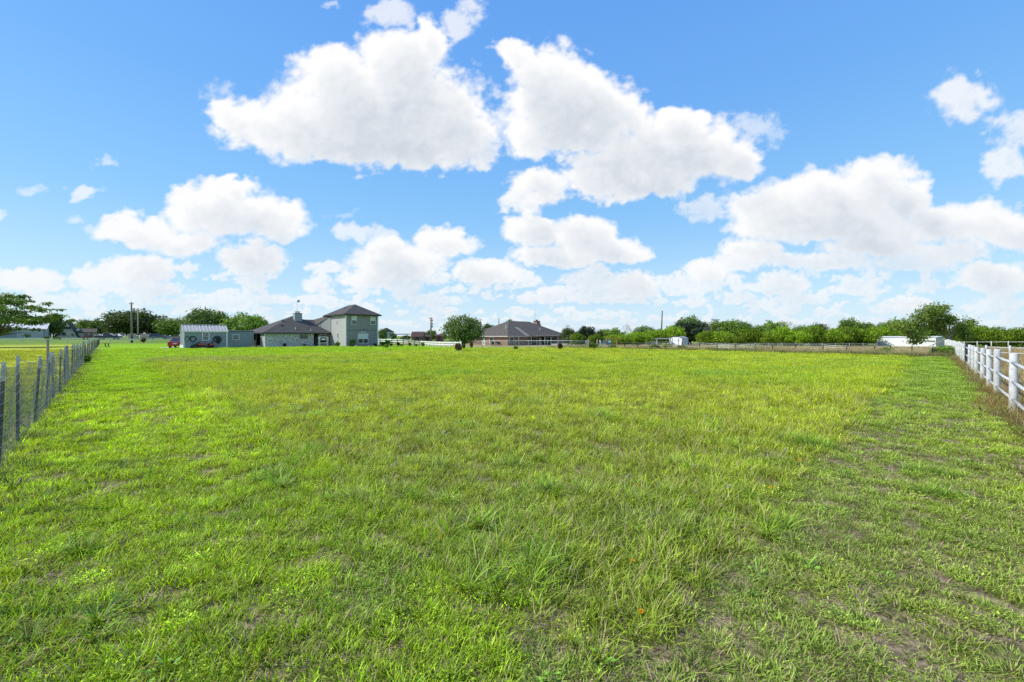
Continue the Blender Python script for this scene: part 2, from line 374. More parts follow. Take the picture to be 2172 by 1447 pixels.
def build_sky():
    az = np.concatenate([np.linspace(-180, -64, 58, endpoint=False), np.linspace(-64, 64, 860, endpoint=False), np.linspace(64, 180, 59)])
    el = np.concatenate([np.linspace(-1.5, 43, 350, endpoint=False), np.linspace(43, 89.5, 26)])
    AZ, EL = np.meshgrid(np.radians(az), np.radians(el))
    front = np.abs(AZ) < R(70)
    azc = np.clip(AZ, -R(70), R(70))
    px = CX + F * np.tan(azc); py = HY - F * np.tan(np.minimum(EL, R(80))) / np.cos(azc)
    f, bil, fine, stren = cloud_field(px, py)
    # rest of the sky: scattered cumulus overhead and behind
    cx_, cy_ = np.sin(AZ) / np.tan(np.maximum(EL, R(4))), np.cos(AZ) / np.tan(np.maximum(EL, R(4)))
    fb = fbm(cx_ * 1.4, cy_ * 1.4, 5, .55, 9.4) * 1.7 - .15
    angsun = np.arccos(np.clip(np.sin(EL) * math.sin(SUN_EL) + np.cos(EL) * math.cos(SUN_EL) * np.cos(AZ - SUN_AZ), -1, 1))
    fb = fb - 2 * (1 - sstep(R(8), R(22), angsun))
    wgt = np.maximum(sstep(R(60), R(70), np.abs(AZ)), sstep(R(42), R(52), EL))
    f = f * (1 - wgt) + fb * wgt; stren = stren * (1 - wgt) + .9 * wgt
    low = sstep(.35, -.05, f)                              # ragged, thinner skirts
    dens = f + .19 + .40 * bil + (.26 + .26 * low + .55 * (1 - stren)) * fine - .13 * (1 - stren)
    alpha = np.clip(dens / (.74 + .22 * low), 0, 1) ** .85; alpha = alpha * alpha * (3 - 2 * alpha)
    thick = np.clip(f + .35 * bil + .12 * fine, 0, 1.6)
    # self-shading: optical depth towards the sun (up and to the left), then a grey belly where the cloud is deep
    occ = np.zeros_like(thick); tw = 0
    for st in (2, 4, 7, 11, 16, 24, 34, 46):
        s2 = np.roll(np.roll(thick, -st, 0), int(st * .55), 1); s2[-st:, :] = 0
        occ += s2 * (1.0 if st < 20 else 1.3); tw += 1
    occ /= tw
    h = np.maximum(HY - py, 0)
    lit = np.exp(-1.62 * occ * (.55 + .45 * np.clip(thick, 0, 1)))
    detail = .10 * bil * sstep(.1, .6, thick) + .05 * fine
    shade = np.clip(lit + .17 + detail * 1.5, 0, 1)
    alpha = alpha * (.30 + .70 * sstep(.15, .85, stren)) * (.9 + .1 * sstep(.2, .7, dens))
    alpha = np.where(EL < 0, alpha * 0, alpha)
    Rd = 4200.0
    X = np.sin(AZ) * np.cos(EL) * Rd; Y = np.cos(AZ) * np.cos(EL) * Rd; Z = np.sin(EL) * Rd
    ne, na = AZ.shape
    idx = np.arange(ne * na).reshape(ne, na)
    fc = np.stack([idx[:-1, :-1], idx[:-1, 1:], idx[1:, 1:], idx[1:, :-1]], -1).reshape(-1, 4)
    m = bpy.data.materials.new('cloudy_sky'); nt = nodes_of(m)
    a = N(nt, 'ShaderNodeAttribute', attribute_name='alpha'); s = N(nt, 'ShaderNodeAttribute', attribute_name='shade'); hz = N(nt, 'ShaderNodeAttribute', attribute_name='haze')
    geo = N(nt, 'ShaderNodeNewGeometry')
    nrm = N(nt, 'ShaderNodeVectorMath', operation='NORMALIZE'); L(nt, geo.outputs['Position'], nrm.inputs[0])
    n1 = noise(nt, nrm.outputs[0], 55, 6, .68)
    al = mathn(nt, 'ADD', a.outputs['Fac'], mathn(nt, 'MULTIPLY', mathn(nt, 'MULTIPLY', mathn(nt, 'SUBTRACT', n1, .5), .28), mathn(nt, 'MULTIPLY', a.outputs['Fac'], mathn(nt, 'SUBTRACT', 1.0, a.outputs['Fac'])), ), True)
    sh = mathn(nt, 'ADD', s.outputs['Fac'], mathn(nt, 'MULTIPLY', mathn(nt, 'SUBTRACT', n1, .5), .12), True)
    r = N(nt, 'ShaderNodeValToRGB'); e = r.color_ramp.elements
    e[0].position = .22; e[0].color = (.55, .61, .69, 1); e[1].position = .80; e[1].color = (1.0, 1.0, 1.0, 1)
    q = r.color_ramp.elements.new(.5); q.color = (.80, .84, .89, 1)
    L(nt, sh, r.inputs[0])
    em = N(nt, 'ShaderNodeEmission'); em.inputs[1].default_value = 1.0
    c2 = mixc(nt, hz.outputs['Fac'], r.outputs[0], (.70, .82, .93))
    L(nt, c2, em.inputs[0])
    tr = N(nt, 'ShaderNodeBsdfTransparent'); mx = N(nt, 'ShaderNodeMixShader')
    al2 = mathn(nt, 'MAXIMUM', al, hz.outputs['Fac'])
    L(nt, al2, mx.inputs[0]); L(nt, tr.outputs[0], mx.inputs[1]); L(nt, em.outputs[0], mx.inputs[2])
    out = N(nt, 'ShaderNodeOutputMaterial'); L(nt, mx.outputs[0], out.inputs[0])
    m.cycles.emission_sampling = 'NONE'
    haze = .62 * np.exp(-np.maximum(np.degrees(EL), 0) / 5.0)
    me = np_mesh('sky', np.stack([X, Y, Z], -1).reshape(-1, 3), fc, m, {'alpha': ('POINT', alpha), 'shade': ('POINT', shade), 'haze': ('POINT', haze)}, True)
    o = bpy.data.objects.new('sky', me); COL.objects.link(o); tag(o, kind='structure')
build_sky()

# ================================================================== CAMERA
cam = bpy.data.cameras.new('camera'); co = bpy.data.objects.new('camera', cam); COL.objects.link(co); sc.camera = co
co.location = (0, 0, CAMH); co.rotation_euler = (R(90), 0, 0)
cam.sensor_width = 36; cam.lens = 36 * F / 2172; cam.shift_y = -(HY - 723.5) / 2172 * -1
cam.clip_start = .05; cam.clip_end = 12000
sc.view_settings.view_transform = 'Standard'; sc.view_settings.look = 'None'; sc.view_settings.exposure = 0
sc.render.engine = 'CYCLES'
cy = sc.cycles; cy.max_bounces = 6; cy.diffuse_bounces = 3; cy.glossy_bounces = 2; cy.transmission_bounces = 4; cy.transparent_max_bounces = 12
cy.use_denoising = False
sc.render.film_transparent = False
# ================================================================== GROUND
def ab(x, y): return x * U[0] + y * U[1], x * V[0] + y * V[1]     # a: from the pipe fence, b: from the wire fence (metres + ~1)

def ground_material():
    m = bpy.data.materials.new('turf_and_soil'); nt = nodes_of(m)
    out = N(nt, 'ShaderNodeOutputMaterial'); bs = N(nt, 'ShaderNodeBsdfPrincipled')
    geo = N(nt, 'ShaderNodeNewGeometry'); P = geo.outputs['Position']
    def dot(v):
        n = N(nt, 'ShaderNodeVectorMath', operation='DOT_PRODUCT'); L(nt, P, n.inputs[0]); n.inputs[1].default_value = (v[0], v[1], 0); return n.outputs['Value']
    wob = mathn(nt, 'MULTIPLY', mathn(nt, 'SUBTRACT', noise(nt, P, .9, 4), .5), .6)
    a = mathn(nt, 'ADD', dot(U), wob); b = mathn(nt, 'ADD', dot(V), wob)
    ln = N(nt, 'ShaderNodeVectorMath', operation='LENGTH'); L(nt, P, ln.inputs[0]); r = ln.outputs['Value']
    big = maprange(nt, noise(nt, P, .12, 4), .35, .65); mid = maprange(nt, noise(nt, P, .8, 5, .6), .3, .7); fine = maprange(nt, noise(nt, P, 14, 6, .7), .3, .7)
    soil = mixc(nt, fine, (.075, .055, .035), (.40, .30, .20))
    soil = mixc(nt, maprange(nt, noise(nt, P, 45, 3), .5, .7), soil, (.42, .33, .20))
    thatch = mixc(nt, fine, (.05, .06, .015), (.22, .22, .07))
    under = mixc(nt, maprange(nt, noise(nt, P, 2.6, 4, .6), .36, .56), thatch, soil)
    # turf seen from far away
    lawn = mixc(nt, mid, (.22, .40, .007), (.30, .49, .010)); lawn = mixc(nt, mathn(nt, 'MULTIPLY', fine, .35), lawn, (.14, .28, .008))
    mead = mixc(nt, mid, (.28, .37, .016), (.40, .48, .024)); mead = mixc(nt, mathn(nt, 'MULTIPLY', fine, .35), mead, (.11, .19, .015))
    strip = mixc(nt, mid, (.15, .26, .022), (.22, .34, .03)); strip = mixc(nt, mathn(nt, 'MULTIPLY', fine, .4), strip, (.14, .15, .05))
    dry = mixc(nt, mid, (.30, .235, .12), (.46, .37, .20)); dry = mixc(nt, mathn(nt, 'MULTIPLY', big, .35), dry, (.19, .22, .06))
    nb = mixc(nt, mid, (.36, .42, .035), (.52, .50, .07))
    side = mixc(nt, big, (.13, .22, .03), (.20, .29, .04))
    inm = mathn(nt, 'MULTIPLY', mathn(nt, 'MULTIPLY', maprange(nt, a, 1.2, 1.9), maprange(nt, a, 41, 39.5)), mathn(nt, 'MULTIPLY', maprange(nt, b, 1.4, 2.4), maprange(nt, b, 47.5, 46.5)))
    c = mixc(nt, maprange(nt, a, 1.0, 2.0), strip, lawn)
    c = mixc(nt, inm, c, mead)
    far = maprange(nt, r, 10, 34)
    c = mixc(nt, far, under, c)
    c = mixc(nt, maprange(nt, b, 46.2, 47.2), c, dry)
    pale = mathn(nt, 'MULTIPLY', maprange(nt, b, -1.0, -1.6), maprange(nt, r, 8, 26))
    c = mixc(nt, pale, c, nb)
    c = mixc(nt, maprange(nt, a, -1.25, -2.2), c, dry)
    scr = mathn(nt, 'MULTIPLY', maprange(nt, noise(nt, P, 1.7, 3), .35, .6), .8)
    bare = mathn(nt, 'MULTIPLY', mathn(nt, 'MULTIPLY', maprange(nt, mathn(nt, 'ABSOLUTE', mathn(nt, 'ADD', b, 1.0)), .7, .25), maprange(nt, a, 0, 1)), maprange(nt, a, 120, 60))
    c = mixc(nt, mathn(nt, 'MULTIPLY', bare, scr), c, soil)
    c = mixc(nt, maprange(nt, r, 105, 135), c, side)
    L(nt, c, bs.inputs['Base Color']); bs.inputs['Roughness'].default_value = .95; bs.inputs['Specular IOR Level'].default_value = .1
    bp = N(nt, 'ShaderNodeBump'); bp.inputs['Strength'].default_value = .8; bp.inputs['Distance'].default_value = .04
    L(nt, noise(nt, P, 22, 5, .7), bp.inputs['Height']); L(nt, bp.outputs[0], bs.inputs['Normal'])
    L(nt, bs.outputs[0], out.inputs[0]); return m

def bumps(x, y):
    r = np.hypot(x, y)
    return (fbm(x / 3.1, y / 3.1, 3, .5, 1.3) * .045) * (1 - sstep(18, 40, r))
def gz(x, y): return ground_z(x, y) + bumps(np.asarray(x, float), np.asarray(y, float))

def build_ground():
    t = np.concatenate([np.arange(0, 20, .4), np.arange(20, 60, 1.5), np.arange(60, 190, 4.0), np.geomspace(195, 4100, 22)])
    xs = np.concatenate([-t[::-1], t[1:]])
    X, Y = np.meshgrid(xs, xs); Z = gz(X, Y)
    n = len(xs); idx = np.arange(n * n).reshape(n, n)
    fc = np.stack([idx[:-1, :-1], idx[:-1, 1:], idx[1:, 1:], idx[1:, :-1]], -1).reshape(-1, 4)
    me = np_mesh('ground', np.stack([X, Y, Z], -1).reshape(-1, 3), fc, ground_material(), None, True)
    o = bpy.data.objects.new('ground', me); COL.objects.link(o); tag(o, kind='structure')
build_ground()

# ================================================================== GRASS
def blade_mat():
    m = bpy.data.materials.new('grass_blade'); nt = nodes_of(m)
    out = N(nt, 'ShaderNodeOutputMaterial')
    ti = N(nt, 'ShaderNodeAttribute', attribute_name='tint', attribute_type='INSTANCER')
    t = N(nt, 'ShaderNodeAttribute', attribute_name='t'); rn = N(nt, 'ShaderNodeAttribute', attribute_name='rnd'); fx = N(nt, 'ShaderNodeAttribute', attribute_name='fix')
    c = mixc(nt, 1.0, ti.outputs['Color'], (1, 1, 1), 'MULTIPLY')
    k = mathn(nt, 'MULTIPLY', maprange(nt, t.outputs['Fac'], 0, 1, .30, 1.28, False), maprange(nt, rn.outputs['Fac'], 0, 1, .45, 1.55, False))  # blades painted darker toward the root, shade between blades in the colour
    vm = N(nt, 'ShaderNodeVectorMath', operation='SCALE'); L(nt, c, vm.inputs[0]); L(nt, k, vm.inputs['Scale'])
    c = mixc(nt, maprange(nt, rn.outputs['Fac'], .89, .91), vm.outputs[0], (.56, .45, .26))
    c = mixc(nt, mathn(nt, 'MULTIPLY', maprange(nt, fx.outputs['Fac'], .5, .6), 1.0), c, (.50, .50, .40))
    c = mixc(nt, maprange(nt, fx.outputs['Fac'], 1.5, 1.6), c, (.85, .50, .02))
    c = mixc(nt, maprange(nt, fx.outputs['Fac'], 2.5, 2.6), c, (.66, .52, .35))
    d = N(nt, 'ShaderNodeBsdfDiffuse'); tr = N(nt, 'ShaderNodeBsdfTranslucent'); g = N(nt, 'ShaderNodeBsdfGlossy'); g.inputs['Roughness'].default_value = .5
    g.inputs[0].default_value = (.8, .85, .8, 1)
    L(nt, c, d.inputs[0]); L(nt, mixc(nt, 1, c, (1.15, 1.1, .55), 'MULTIPLY'), tr.inputs[0])
    m1 = N(nt, 'ShaderNodeMixShader'); m1.inputs[0].default_value = .36; L(nt, d.outputs[0], m1.inputs[1]); L(nt, tr.outputs[0], m1.inputs[2])
    m2 = N(nt, 'ShaderNodeMixShader'); m2.inputs[0].default_value = .025; L(nt, m1.outputs[0], m2.inputs[1]); L(nt, g.outputs[0], m2.inputs[2])
    L(nt, m2.outputs[0], out.inputs[0]); return m
BLADE = blade_mat()

def blades(n, rad, ln, wd, lean, curl, seg=3, seed=0, clump=0.0, fixv=0.0, upbias=0.0):
    g = np.random.default_rng(seed)
    th = g.uniform(0, 2*np.pi, n); rr = rad * np.sqrt(g.uniform(0, 1, n)) * (1 - clump)
    bx, by = rr * np.cos(th), rr * np.sin(th)
    h = np.where(g.random(n) < .5 + .5 * clump, th, g.uniform(0, 2*np.pi, n)) + g.normal(0, .5, n)
    Ln = g.uniform(ln[0], ln[1], n); le = g.uniform(lean[0], lean[1], n); cu = g.uniform(.3, 1, n) * curl
    face = h + np.pi/2 + g.normal(0, .5, n); w0 = wd * g.uniform(.65, 1.25, n)
    V3 = np.zeros((n, seg+1, 2, 3)); T = np.zeros((n, seg+1, 2))
    x = bx.copy(); y = by.copy(); z = np.zeros(n) - .005; ang = le.copy()
    for i in range(seg+1):
        f = i / seg; wi = w0 * (1 - f**1.6 * .93) * .5
        for j, sg in enumerate((-1, 1)):
            V3[:, i, j, 0] = x + sg*wi*np.cos(face); V3[:, i, j, 1] = y + sg*wi*np.sin(face); V3[:, i, j, 2] = z
            T[:, i, j] = f
        st = Ln / seg
        x = x + np.sin(ang)*np.cos(h)*st; y = y + np.sin(ang)*np.sin(h)*st; z = np.maximum(z + np.cos(ang)*st, .004)
        ang = ang + cu / seg
    idx = np.arange(n*(seg+1)*2).reshape(n, seg+1, 2)
    fc = np.stack([idx[:, :-1, 0], idx[:, :-1, 1], idx[:, 1:, 1], idx[:, 1:, 0]], -1).reshape(-1, 4)
    rnd = np.repeat(g.uniform(0, 1, n), (seg+1)*2)
    return V3.reshape(-1, 3), fc, T.ravel(), rnd, np.full(n*(seg+1)*2, fixv)
def leaves_flat(n, rad, sz, seed, zr=(.01, .06)):
    """small broad leaves lying at different heights"""
    g = np.random.default_rng(seed); th = g.uniform(0, 2*np.pi, n); rr = rad*np.sqrt(g.uniform(0, 1, n))
    c = np.stack([rr*np.cos(th), rr*np.sin(th), g.uniform(zr[0], zr[1], n)], 1)
    d = np.stack([np.cos(th + g.normal(0, .7, n)), np.sin(th + g.normal(0, .7, n)), g.normal(.1, .35, n)], 1)
    p = np.stack([-d[:, 1], d[:, 0], g.normal(0, .3, n)], 1); s = sz * g.uniform(.6, 1.3, n)[:, None]
    v = np.stack([c, c + d*s*.5 + p*s*.24, c + d*s, c + d*s*.5 - p*s*.24], 1).reshape(-1, 3)
    return v, np.arange(4*n).reshape(n, 4), np.tile((.4, .9, 1, .9), n), np.repeat(g.uniform(0, .88, n), 4), np.zeros(4*n)
def puff(sz, h, seed, fixv):
    g = np.random.default_rng(seed); v, f, t, r, x = blades(1, .004, (h, h), .004, (0, .15), .2, 3, seed)
    n = 46; d = g.normal(size=(n, 3)); d /= np.linalg.norm(d, axis=1)[:, None]; c = np.array((v[-1][0], v[-1][1], h))
    if fixv == 2.0: d[:, 2] = np.abs(d[:, 2]) * .4
    q = np.cross(d, g.normal(size=(n, 3))); q /= np.linalg.norm(q, axis=1)[:, None]
    w = sz * (.14 if fixv == 1.0 else .3)
    vv = np.stack([c + d*sz*.15 - q*w*.3, c + d*sz*.15 + q*w*.3, c + d*sz + q*w, c + d*sz - q*w], 1).reshape(-1, 3)
    b = len(v)
    return np.concatenate([v, vv]), np.concatenate([f, b + np.arange(4*n).reshape(n, 4)]), np.concatenate([t, np.ones(4*n)]), np.concatenate([r*.5, np.full(4*n, .5)]), np.concatenate([x, np.full(4*n, fixv)])
def merge(*ms):
    V_, F_, A = [], [], [[], [], []]; b = 0
    for v, f, t, r, x in ms:
        V_.append(v); F_.append(f + b); b += len(v)
        for q, s in zip(A, (t, r, x)): q.append(s)
    return np.concatenate(V_), np.concatenate(F_), *[np.concatenate(q) for q in A]

TUFTS = bpy.data.collections.new('grass_tufts'); TYPES = {}; _k = 0
def proto(kind, nvar, fn):
    global _k
    TYPES[kind] = (_k, nvar)
    for i in range(nvar):
        v, f, t, r, x = fn(1000 + _k * 13)
        me = np_mesh('tuft_%03d' % _k, v, f, BLADE, {'t': ('POINT', t), 'rnd': ('POINT', r), 'fix': ('POINT', x)})
        TUFTS.objects.link(bpy.data.objects.new('tuft_%03d' % _k, me)); _k += 1
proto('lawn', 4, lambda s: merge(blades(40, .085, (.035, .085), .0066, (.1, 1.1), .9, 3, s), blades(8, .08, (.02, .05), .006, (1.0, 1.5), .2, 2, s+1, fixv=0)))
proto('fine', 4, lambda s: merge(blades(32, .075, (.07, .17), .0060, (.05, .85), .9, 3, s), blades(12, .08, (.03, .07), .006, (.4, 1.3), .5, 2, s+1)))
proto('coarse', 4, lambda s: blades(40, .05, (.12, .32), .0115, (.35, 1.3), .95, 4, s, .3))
proto('mat', 3, lambda s: merge(leaves_flat(110, .09, .013, s, (.005, .045)), blades(16, .08, (.03, .07), .004, (.3, 1.2), .6, 2, s+2)))
proto('weed', 3, lambda s: merge(leaves_flat(12, .045, .034, s, (.01, .035)), blades(5, .03, (.06, .14), .012, (.3, .9), .9, 3, s+1)))
proto('straw', 3, lambda s: blades(20, .09, (.05, .14), .0050, (1.15, 1.5), .25, 2, s, fixv=3.0))
proto('stalk', 3, lambda s: blades(9, .07, (.14, .30), .0032, (.0, .35), .35, 3, s))
proto('lawnpatch', 3, lambda s: blades(260, .42, (.05, .09), .011, (.1, 1.0), .8, 2, s))
proto('meadpatch', 4, lambda s: merge(blades(190, .42, (.08, .20), .012, (.05, .8), .8, 2, s), blades(26, .42, (.16, .34), .008, (0, .35), .3, 2, s+1)))
proto('dry', 4, lambda s: merge(blades(150, .40, (.30, .75), .012, (.0, .55), .7, 3, s), blades(40, .4, (.6, .95), .010, (0, .4), .5, 3, s+1)))
proto('brown', 3, lambda s: blades(60, .14, (.20, .55), .006, (.1, .8), 1.1, 4, s))
proto('puff', 2, lambda s: puff(.020, .15, s, 1.0))
proto('flower', 2, lambda s: puff(.014, .07, s, 2.0))

def gn_group():
    ng = bpy.data.node_groups.new('scatter', 'GeometryNodeTree')
    ng.interface.new_socket('Geometry', in_out='INPUT', socket_type='NodeSocketGeometry'); ng.interface.new_socket('Geometry', in_out='OUTPUT', socket_type='NodeSocketGeometry')
    gi = N(ng, 'NodeGroupInput'); go = N(ng, 'NodeGroupOutput')
    ci = N(ng, 'GeometryNodeCollectionInfo'); ci.inputs[0].default_value = TUFTS; ci.inputs['Separate Children'].default_value = True; ci.inputs['Reset Children'].default_value = True
    ip = N(ng, 'GeometryNodeInstanceOnPoints'); ip.inputs['Pick Instance'].default_value = True
    def att(nm, ty): n = N(ng, 'GeometryNodeInputNamedAttribute', data_type=ty); n.inputs[0].default_value = nm; return n.outputs[0]
    L(ng, gi.outputs[0], ip.inputs['Points']); L(ng, ci.outputs[0], ip.inputs['Instance'])
    L(ng, att('pick', 'INT'), ip.inputs['Instance Index']); L(ng, att('rot', 'FLOAT_VECTOR'), ip.inputs['Rotation']); L(ng, att('scl', 'FLOAT_VECTOR'), ip.inputs['Scale'])
    L(ng, ip.outputs[0], go.inputs[0]); return ng
SCATTER = gn_group()

def scatter(name, items):
    """items: list of (kind, x, y, scale, zscale, tint[n,3])"""
    P, K, S, T = [], [], [], []
    for kind, x, y, s, zs, tn in items:
        if len(x) == 0: continue
        b, nv = TYPES[kind]
        P.append(np.stack([x, y, gz(x, y)], 1)); K.append(b + rng.integers(0, nv, len(x)))
        s = np.broadcast_to(s, x.shape); S.append(np.stack([s, s, s * zs], 1)); T.append(tn)
    P = np.concatenate(P); K = np.concatenate(K); S = np.concatenate(S); T = np.concatenate(T); n = len(P)
    rot = np.stack([rng.normal(0, .10, n), rng.normal(0, .10, n), rng.uniform(0, 6.283, n)], 1)
    me = bpy.data.meshes.new(name); me.vertices.add(n); me.vertices.foreach_set('co', P.astype(np.float32).ravel())
    a = me.attributes.new('pick', 'INT', 'POINT'); a.data.foreach_set('value', K.astype(np.int32))
    for nm, ar in (('rot', rot), ('scl', S), ('tint', T)):
        a = me.attributes.new(nm, 'FLOAT_VECTOR', 'POINT'); a.data.foreach_set('vector', np.clip(ar, -10, 10).astype(np.float32).ravel())
    me.update()
    o = bpy.data.objects.new(name, me); COL.objects.link(o); tag(o, kind='stuff')
    md = o.modifiers.new('scatter', 'NODES'); md.node_group = SCATTER
    return o

def sector(r0, r1, dens, half=64):
    n = int(dens * math.radians(half) * (r1*r1 - r0*r0))
    r = np.sqrt(rng.uniform(r0*r0, r1*r1, n)); t = rng.uniform(-math.radians(half), math.radians(half), n)
    return r * np.sin(t), r * np.cos(t), r
def disc(r1, dens):
    n = int(dens * math.pi * r1 * r1); r = r1*np.sqrt(rng.uniform(0, 1, n)); t = rng.uniform(0, 6.283, n)
    return r*np.sin(t), r*np.cos(t), r
def lerp3(a, b, f): return np.asarray(a)[None] * (1 - f[:, None]) + np.asarray(b)[None] * f[:, None]

def build_grass():
    lawn, mead, weed, dryg, puffs = [], [], [], [], []
    bands = [(0, 3.2, 270, 1.0), (3.2, 6, 210, 1.08), (6, 10, 115, 1.3), (10, 17, 58, 1.65)]
    for r0, r1, dn, s0 in bands:
        if r0 == 0: x, y, r = disc(r1, dn); k = y > -1.3; x, y, r = x[k], y[k], r[k]
        else: x, y, r = sector(r0, r1, dn)
        a, b = ab(x, y); wob = fbm(x/.9, y/.9, 3, .5, 4.4) * .28
        patch = fbm(x/.55, y/.55, 4, .55, 7.7); big = fbm(x/2.3, y/2.3, 3, .5, 21.0); hue = fbm(x/1.0, y/1.0, 4, .55, 33.0)
        inm = (a + wob > 1.12) & (b + wob > 1.7) & (a < 40) & (b < 47)
        left = (b < 2.2) & (a > b)                          # mown strip along the wire fence
        right = ~inm & ~left
        ok = (b > -1.05) & (a > -1.35)
        # thin spots show soil and thatch
        thin = np.where(right, .14, .05)
        bald = sstep(.16, .50, patch + .35 * big + np.where(right, .0 + .05 * sstep(6, 2, r), -.07))
        keep = ok & (rng.random(len(x)) > bald * .93) & (rng.random(len(x)) > thin)
        u = rng.random(len(x))
        far = sstep(2.5, 12, r)
        cl = lerp3((.44, .635, .028), (.60, .84, .014), far); cr = lerp3((.405, .55, .085), (.43, .60, .06), far); cm = lerp3((.395, .535, .05), (.565, .668, .030), far)
        col = np.where(left[:, None], cl, np.where(inm[:, None], cm, cr))
        col = col * (1 + .40 * hue[:, None]) * np.exp(rng.normal(0, 1, (len(x), 1)) * np.where(right, .20, .30)[:, None])
        yel = np.clip(hue * .9 + rng.normal(0, .22, len(x)), 0, .9)
        col = col * (1 - yel[:, None]) + (np.array((.45, .56, .04))[None] * (.85 + .35*far[:, None])) * yel[:, None]
        blu = sstep(.25, .5, fbm(x/1.7, y/1.7, 3, .5, 61)) * .6
        col = col * (1 - blu[:, None]) + np.array((.31, .49, .06))[None] * blu[:, None]
        sz = s0 * rng.uniform(.75, 1.3, len(x))
        mk = lambda c: keep & c
        k = mk(~inm & (u < .82)); lawn.append(('lawn', x[k], y[k], sz[k] * np.where(left[k], 1.0, .86), np.where(left[k], .9, .72), col[k]))
        k = mk(~inm & (u >= .82) & (u < .89)); weed.append(('mat', x[k], y[k], sz[k], 1.0, col[k]))
        k = mk(~inm & (u >= .89) & (u < .97)); lawn.append(('fine', x[k], y[k], sz[k] * .8, .6, col[k] * .9))
        tall = sstep(-.1, .35, big)
        k = mk(inm & (u < .56)); mead.append(('fine', x[k], y[k], sz[k] * (.78 + .40*tall[k]), .82, col[k]))
        k = mk(inm & (u >= .56) & (u < .79)); mead.append(('lawn', x[k], y[k], sz[k] * 1.1, 1.1, col[k] * 1.05))
        k = mk(inm & (u >= .79) & (u < .86)); weed.append(('mat', x[k], y[k], sz[k], 1.2, col[k]))
        k = mk(inm & (u >= .86) & (u < .86 + .10 * far + .03)); mead.append(('stalk', x[k], y[k], sz[k] * .9, .9, np.array((.62, .70, .06))[None] * rng.uniform(.8, 1.2, (k.sum(), 1))))
        k = ok & (u > .955) & (rng.random(len(x)) < (.35 + .65*bald)); lawn.append(('straw', x[k], y[k], sz[k] * .6, 1.0, col[k]))
        k = ok & (u > .93) & (u < .955) & (bald > .3); lawn.append(('straw', x[k], y[k], sz[k] * .7, 1.0, col[k]))
        k = ok & ~keep & (bald > .25) & (rng.random(len(x)) < .34); lawn.append(('straw', x[k], y[k], sz[k] * .62, 1.0, col[k]))
        # coarse clumps: seed few centres, several tufts each
        nc = int(len(x) * .0085); ci = rng.choice(len(x), nc, replace=False)
        for i in ci:
            if not ok[i] or (not inm[i] and rng.random() < .55): continue
            m_ = rng.integers(2, 7); sx = rng.normal(0, .10, m_) * (1 + .4*(s0-1)); sy = rng.normal(0, .10, m_) * (1 + .4*(s0-1))
            hgt = (.95 if inm[i] else .5) * rng.uniform(.6, 1.15)
            cc = np.array((.31, .50, .035)) if rng.random() < .65 else np.array((.37, .50, .09))
            mead.append(('coarse', x[i] + sx, y[i] + sy, hgt * rng.uniform(.7, 1.15, m_), .9, cc[None] * rng.uniform(.85, 1.35, (m_, 1)) * (1 + .5 * far[i])))
        k = ok & (rng.random(len(x)) < .006); weed.append(('weed', x[k], y[k], sz[k] * .9, 1.0, np.array((.28, .54, .07))[None] * rng.uniform(.8, 1.4, (k.sum(), 1))))
        k = ok & inm & (rng.random(len(x)) < .0012) & (r > 3); puffs.append(('puff', x[k], y[k], sz[k] * 1.0, 1.1, np.tile((.12, .2, .03), (k.sum(), 1))))
        k = ok & inm & (rng.random(len(x)) < .0012) & (r < 8); puffs.append(('flower', x[k], y[k], sz[k], 1.0, np.tile((.12, .2, .03), (k.sum(), 1))))
    # a drift of seed heads in the left of the meadow, and clumps where the photograph shows them
    for px, py, m_, h in ((585,1015,8,.9),(1160,1200,10,.85),(1160,1045,7,1.0),(930,1060,4,.8),(1285,893,7,1.2),(1690,940,8,1.1),(1730,955,6,1.0),(1995,1045,6,.75),(1960,1000,6,.7),(640,965,6,.9),(520,865,6,1.0),(1450,905,4,.9),(150,1180,5,.75),(420,1090,4,.6),(1540,925,3,.8),(870,1050,4,.9),(200,1330,5,.7)):
        q = onground(px, py); sp = .11 * (1 + q.y * .03)
        mead.append(('coarse', q.x + rng.normal(0, sp, m_), q.y + rng.normal(0, sp, m_), h * rng.uniform(.8, 1.2, m_), .9, np.array((.29, .50, .045))[None] * rng.uniform(.85, 1.35, (m_, 1))))
    q = onground(690, 865)
    n = 14; puffs.append(('puff', q.x + rng.normal(0, 1.1, n), q.y + rng.normal(0, .8, n), np.full(n, 1.35), 1.25, np.tile((.12, .2, .03), (n, 1))))
    q = onground(860, 890)
    n = 9; puffs.append(('puff', q.x + rng.normal(0, 1.0, n), q.y + rng.normal(0, .7, n), np.full(n, 1.25), 1.2, np.tile((.12, .2, .03), (n, 1))))
    # middle and far distance in larger patches
    for r0, r1, dn, s0 in ((16, 26, 12, 1.0), (26, 42, 6, 1.25), (42, 72, 2.6, 1.7)):
        x, y, r = sector(r0, r1, dn, 60); a, b = ab(x, y); wob = fbm(x/1.0, y/1.0, 3, .5, 4.4) * .3
        inm = (a + wob > 1.2) & (b + wob > 1.7) & (a + wob < 40) & (b + wob*.4 < 47)
        ok = (b > -.9) & (a > -1.2) & (b < 47.3)
        hue = fbm(x/3.2, y/1.6, 4, .55, 33.0); f2 = fbm(x/6.0, y/3.0, 3, .5, 50.0)
        far = sstep(14, 40, r)
        left = (a > 1.4) & ~inm
        cl = lerp3((.56, .84, .012), (.57, .86, .010), far); cr = lerp3((.42, .62, .06), (.42, .66, .04), far); cm = lerp3((.52, .68, .020), (.62, .73, .035), far)
        col = np.where(inm[:, None], cm, np.where(left[:, None], cl, cr)) * (1 + .30*hue[:, None]) * rng.uniform(.84, 1.16, (len(x), 1))
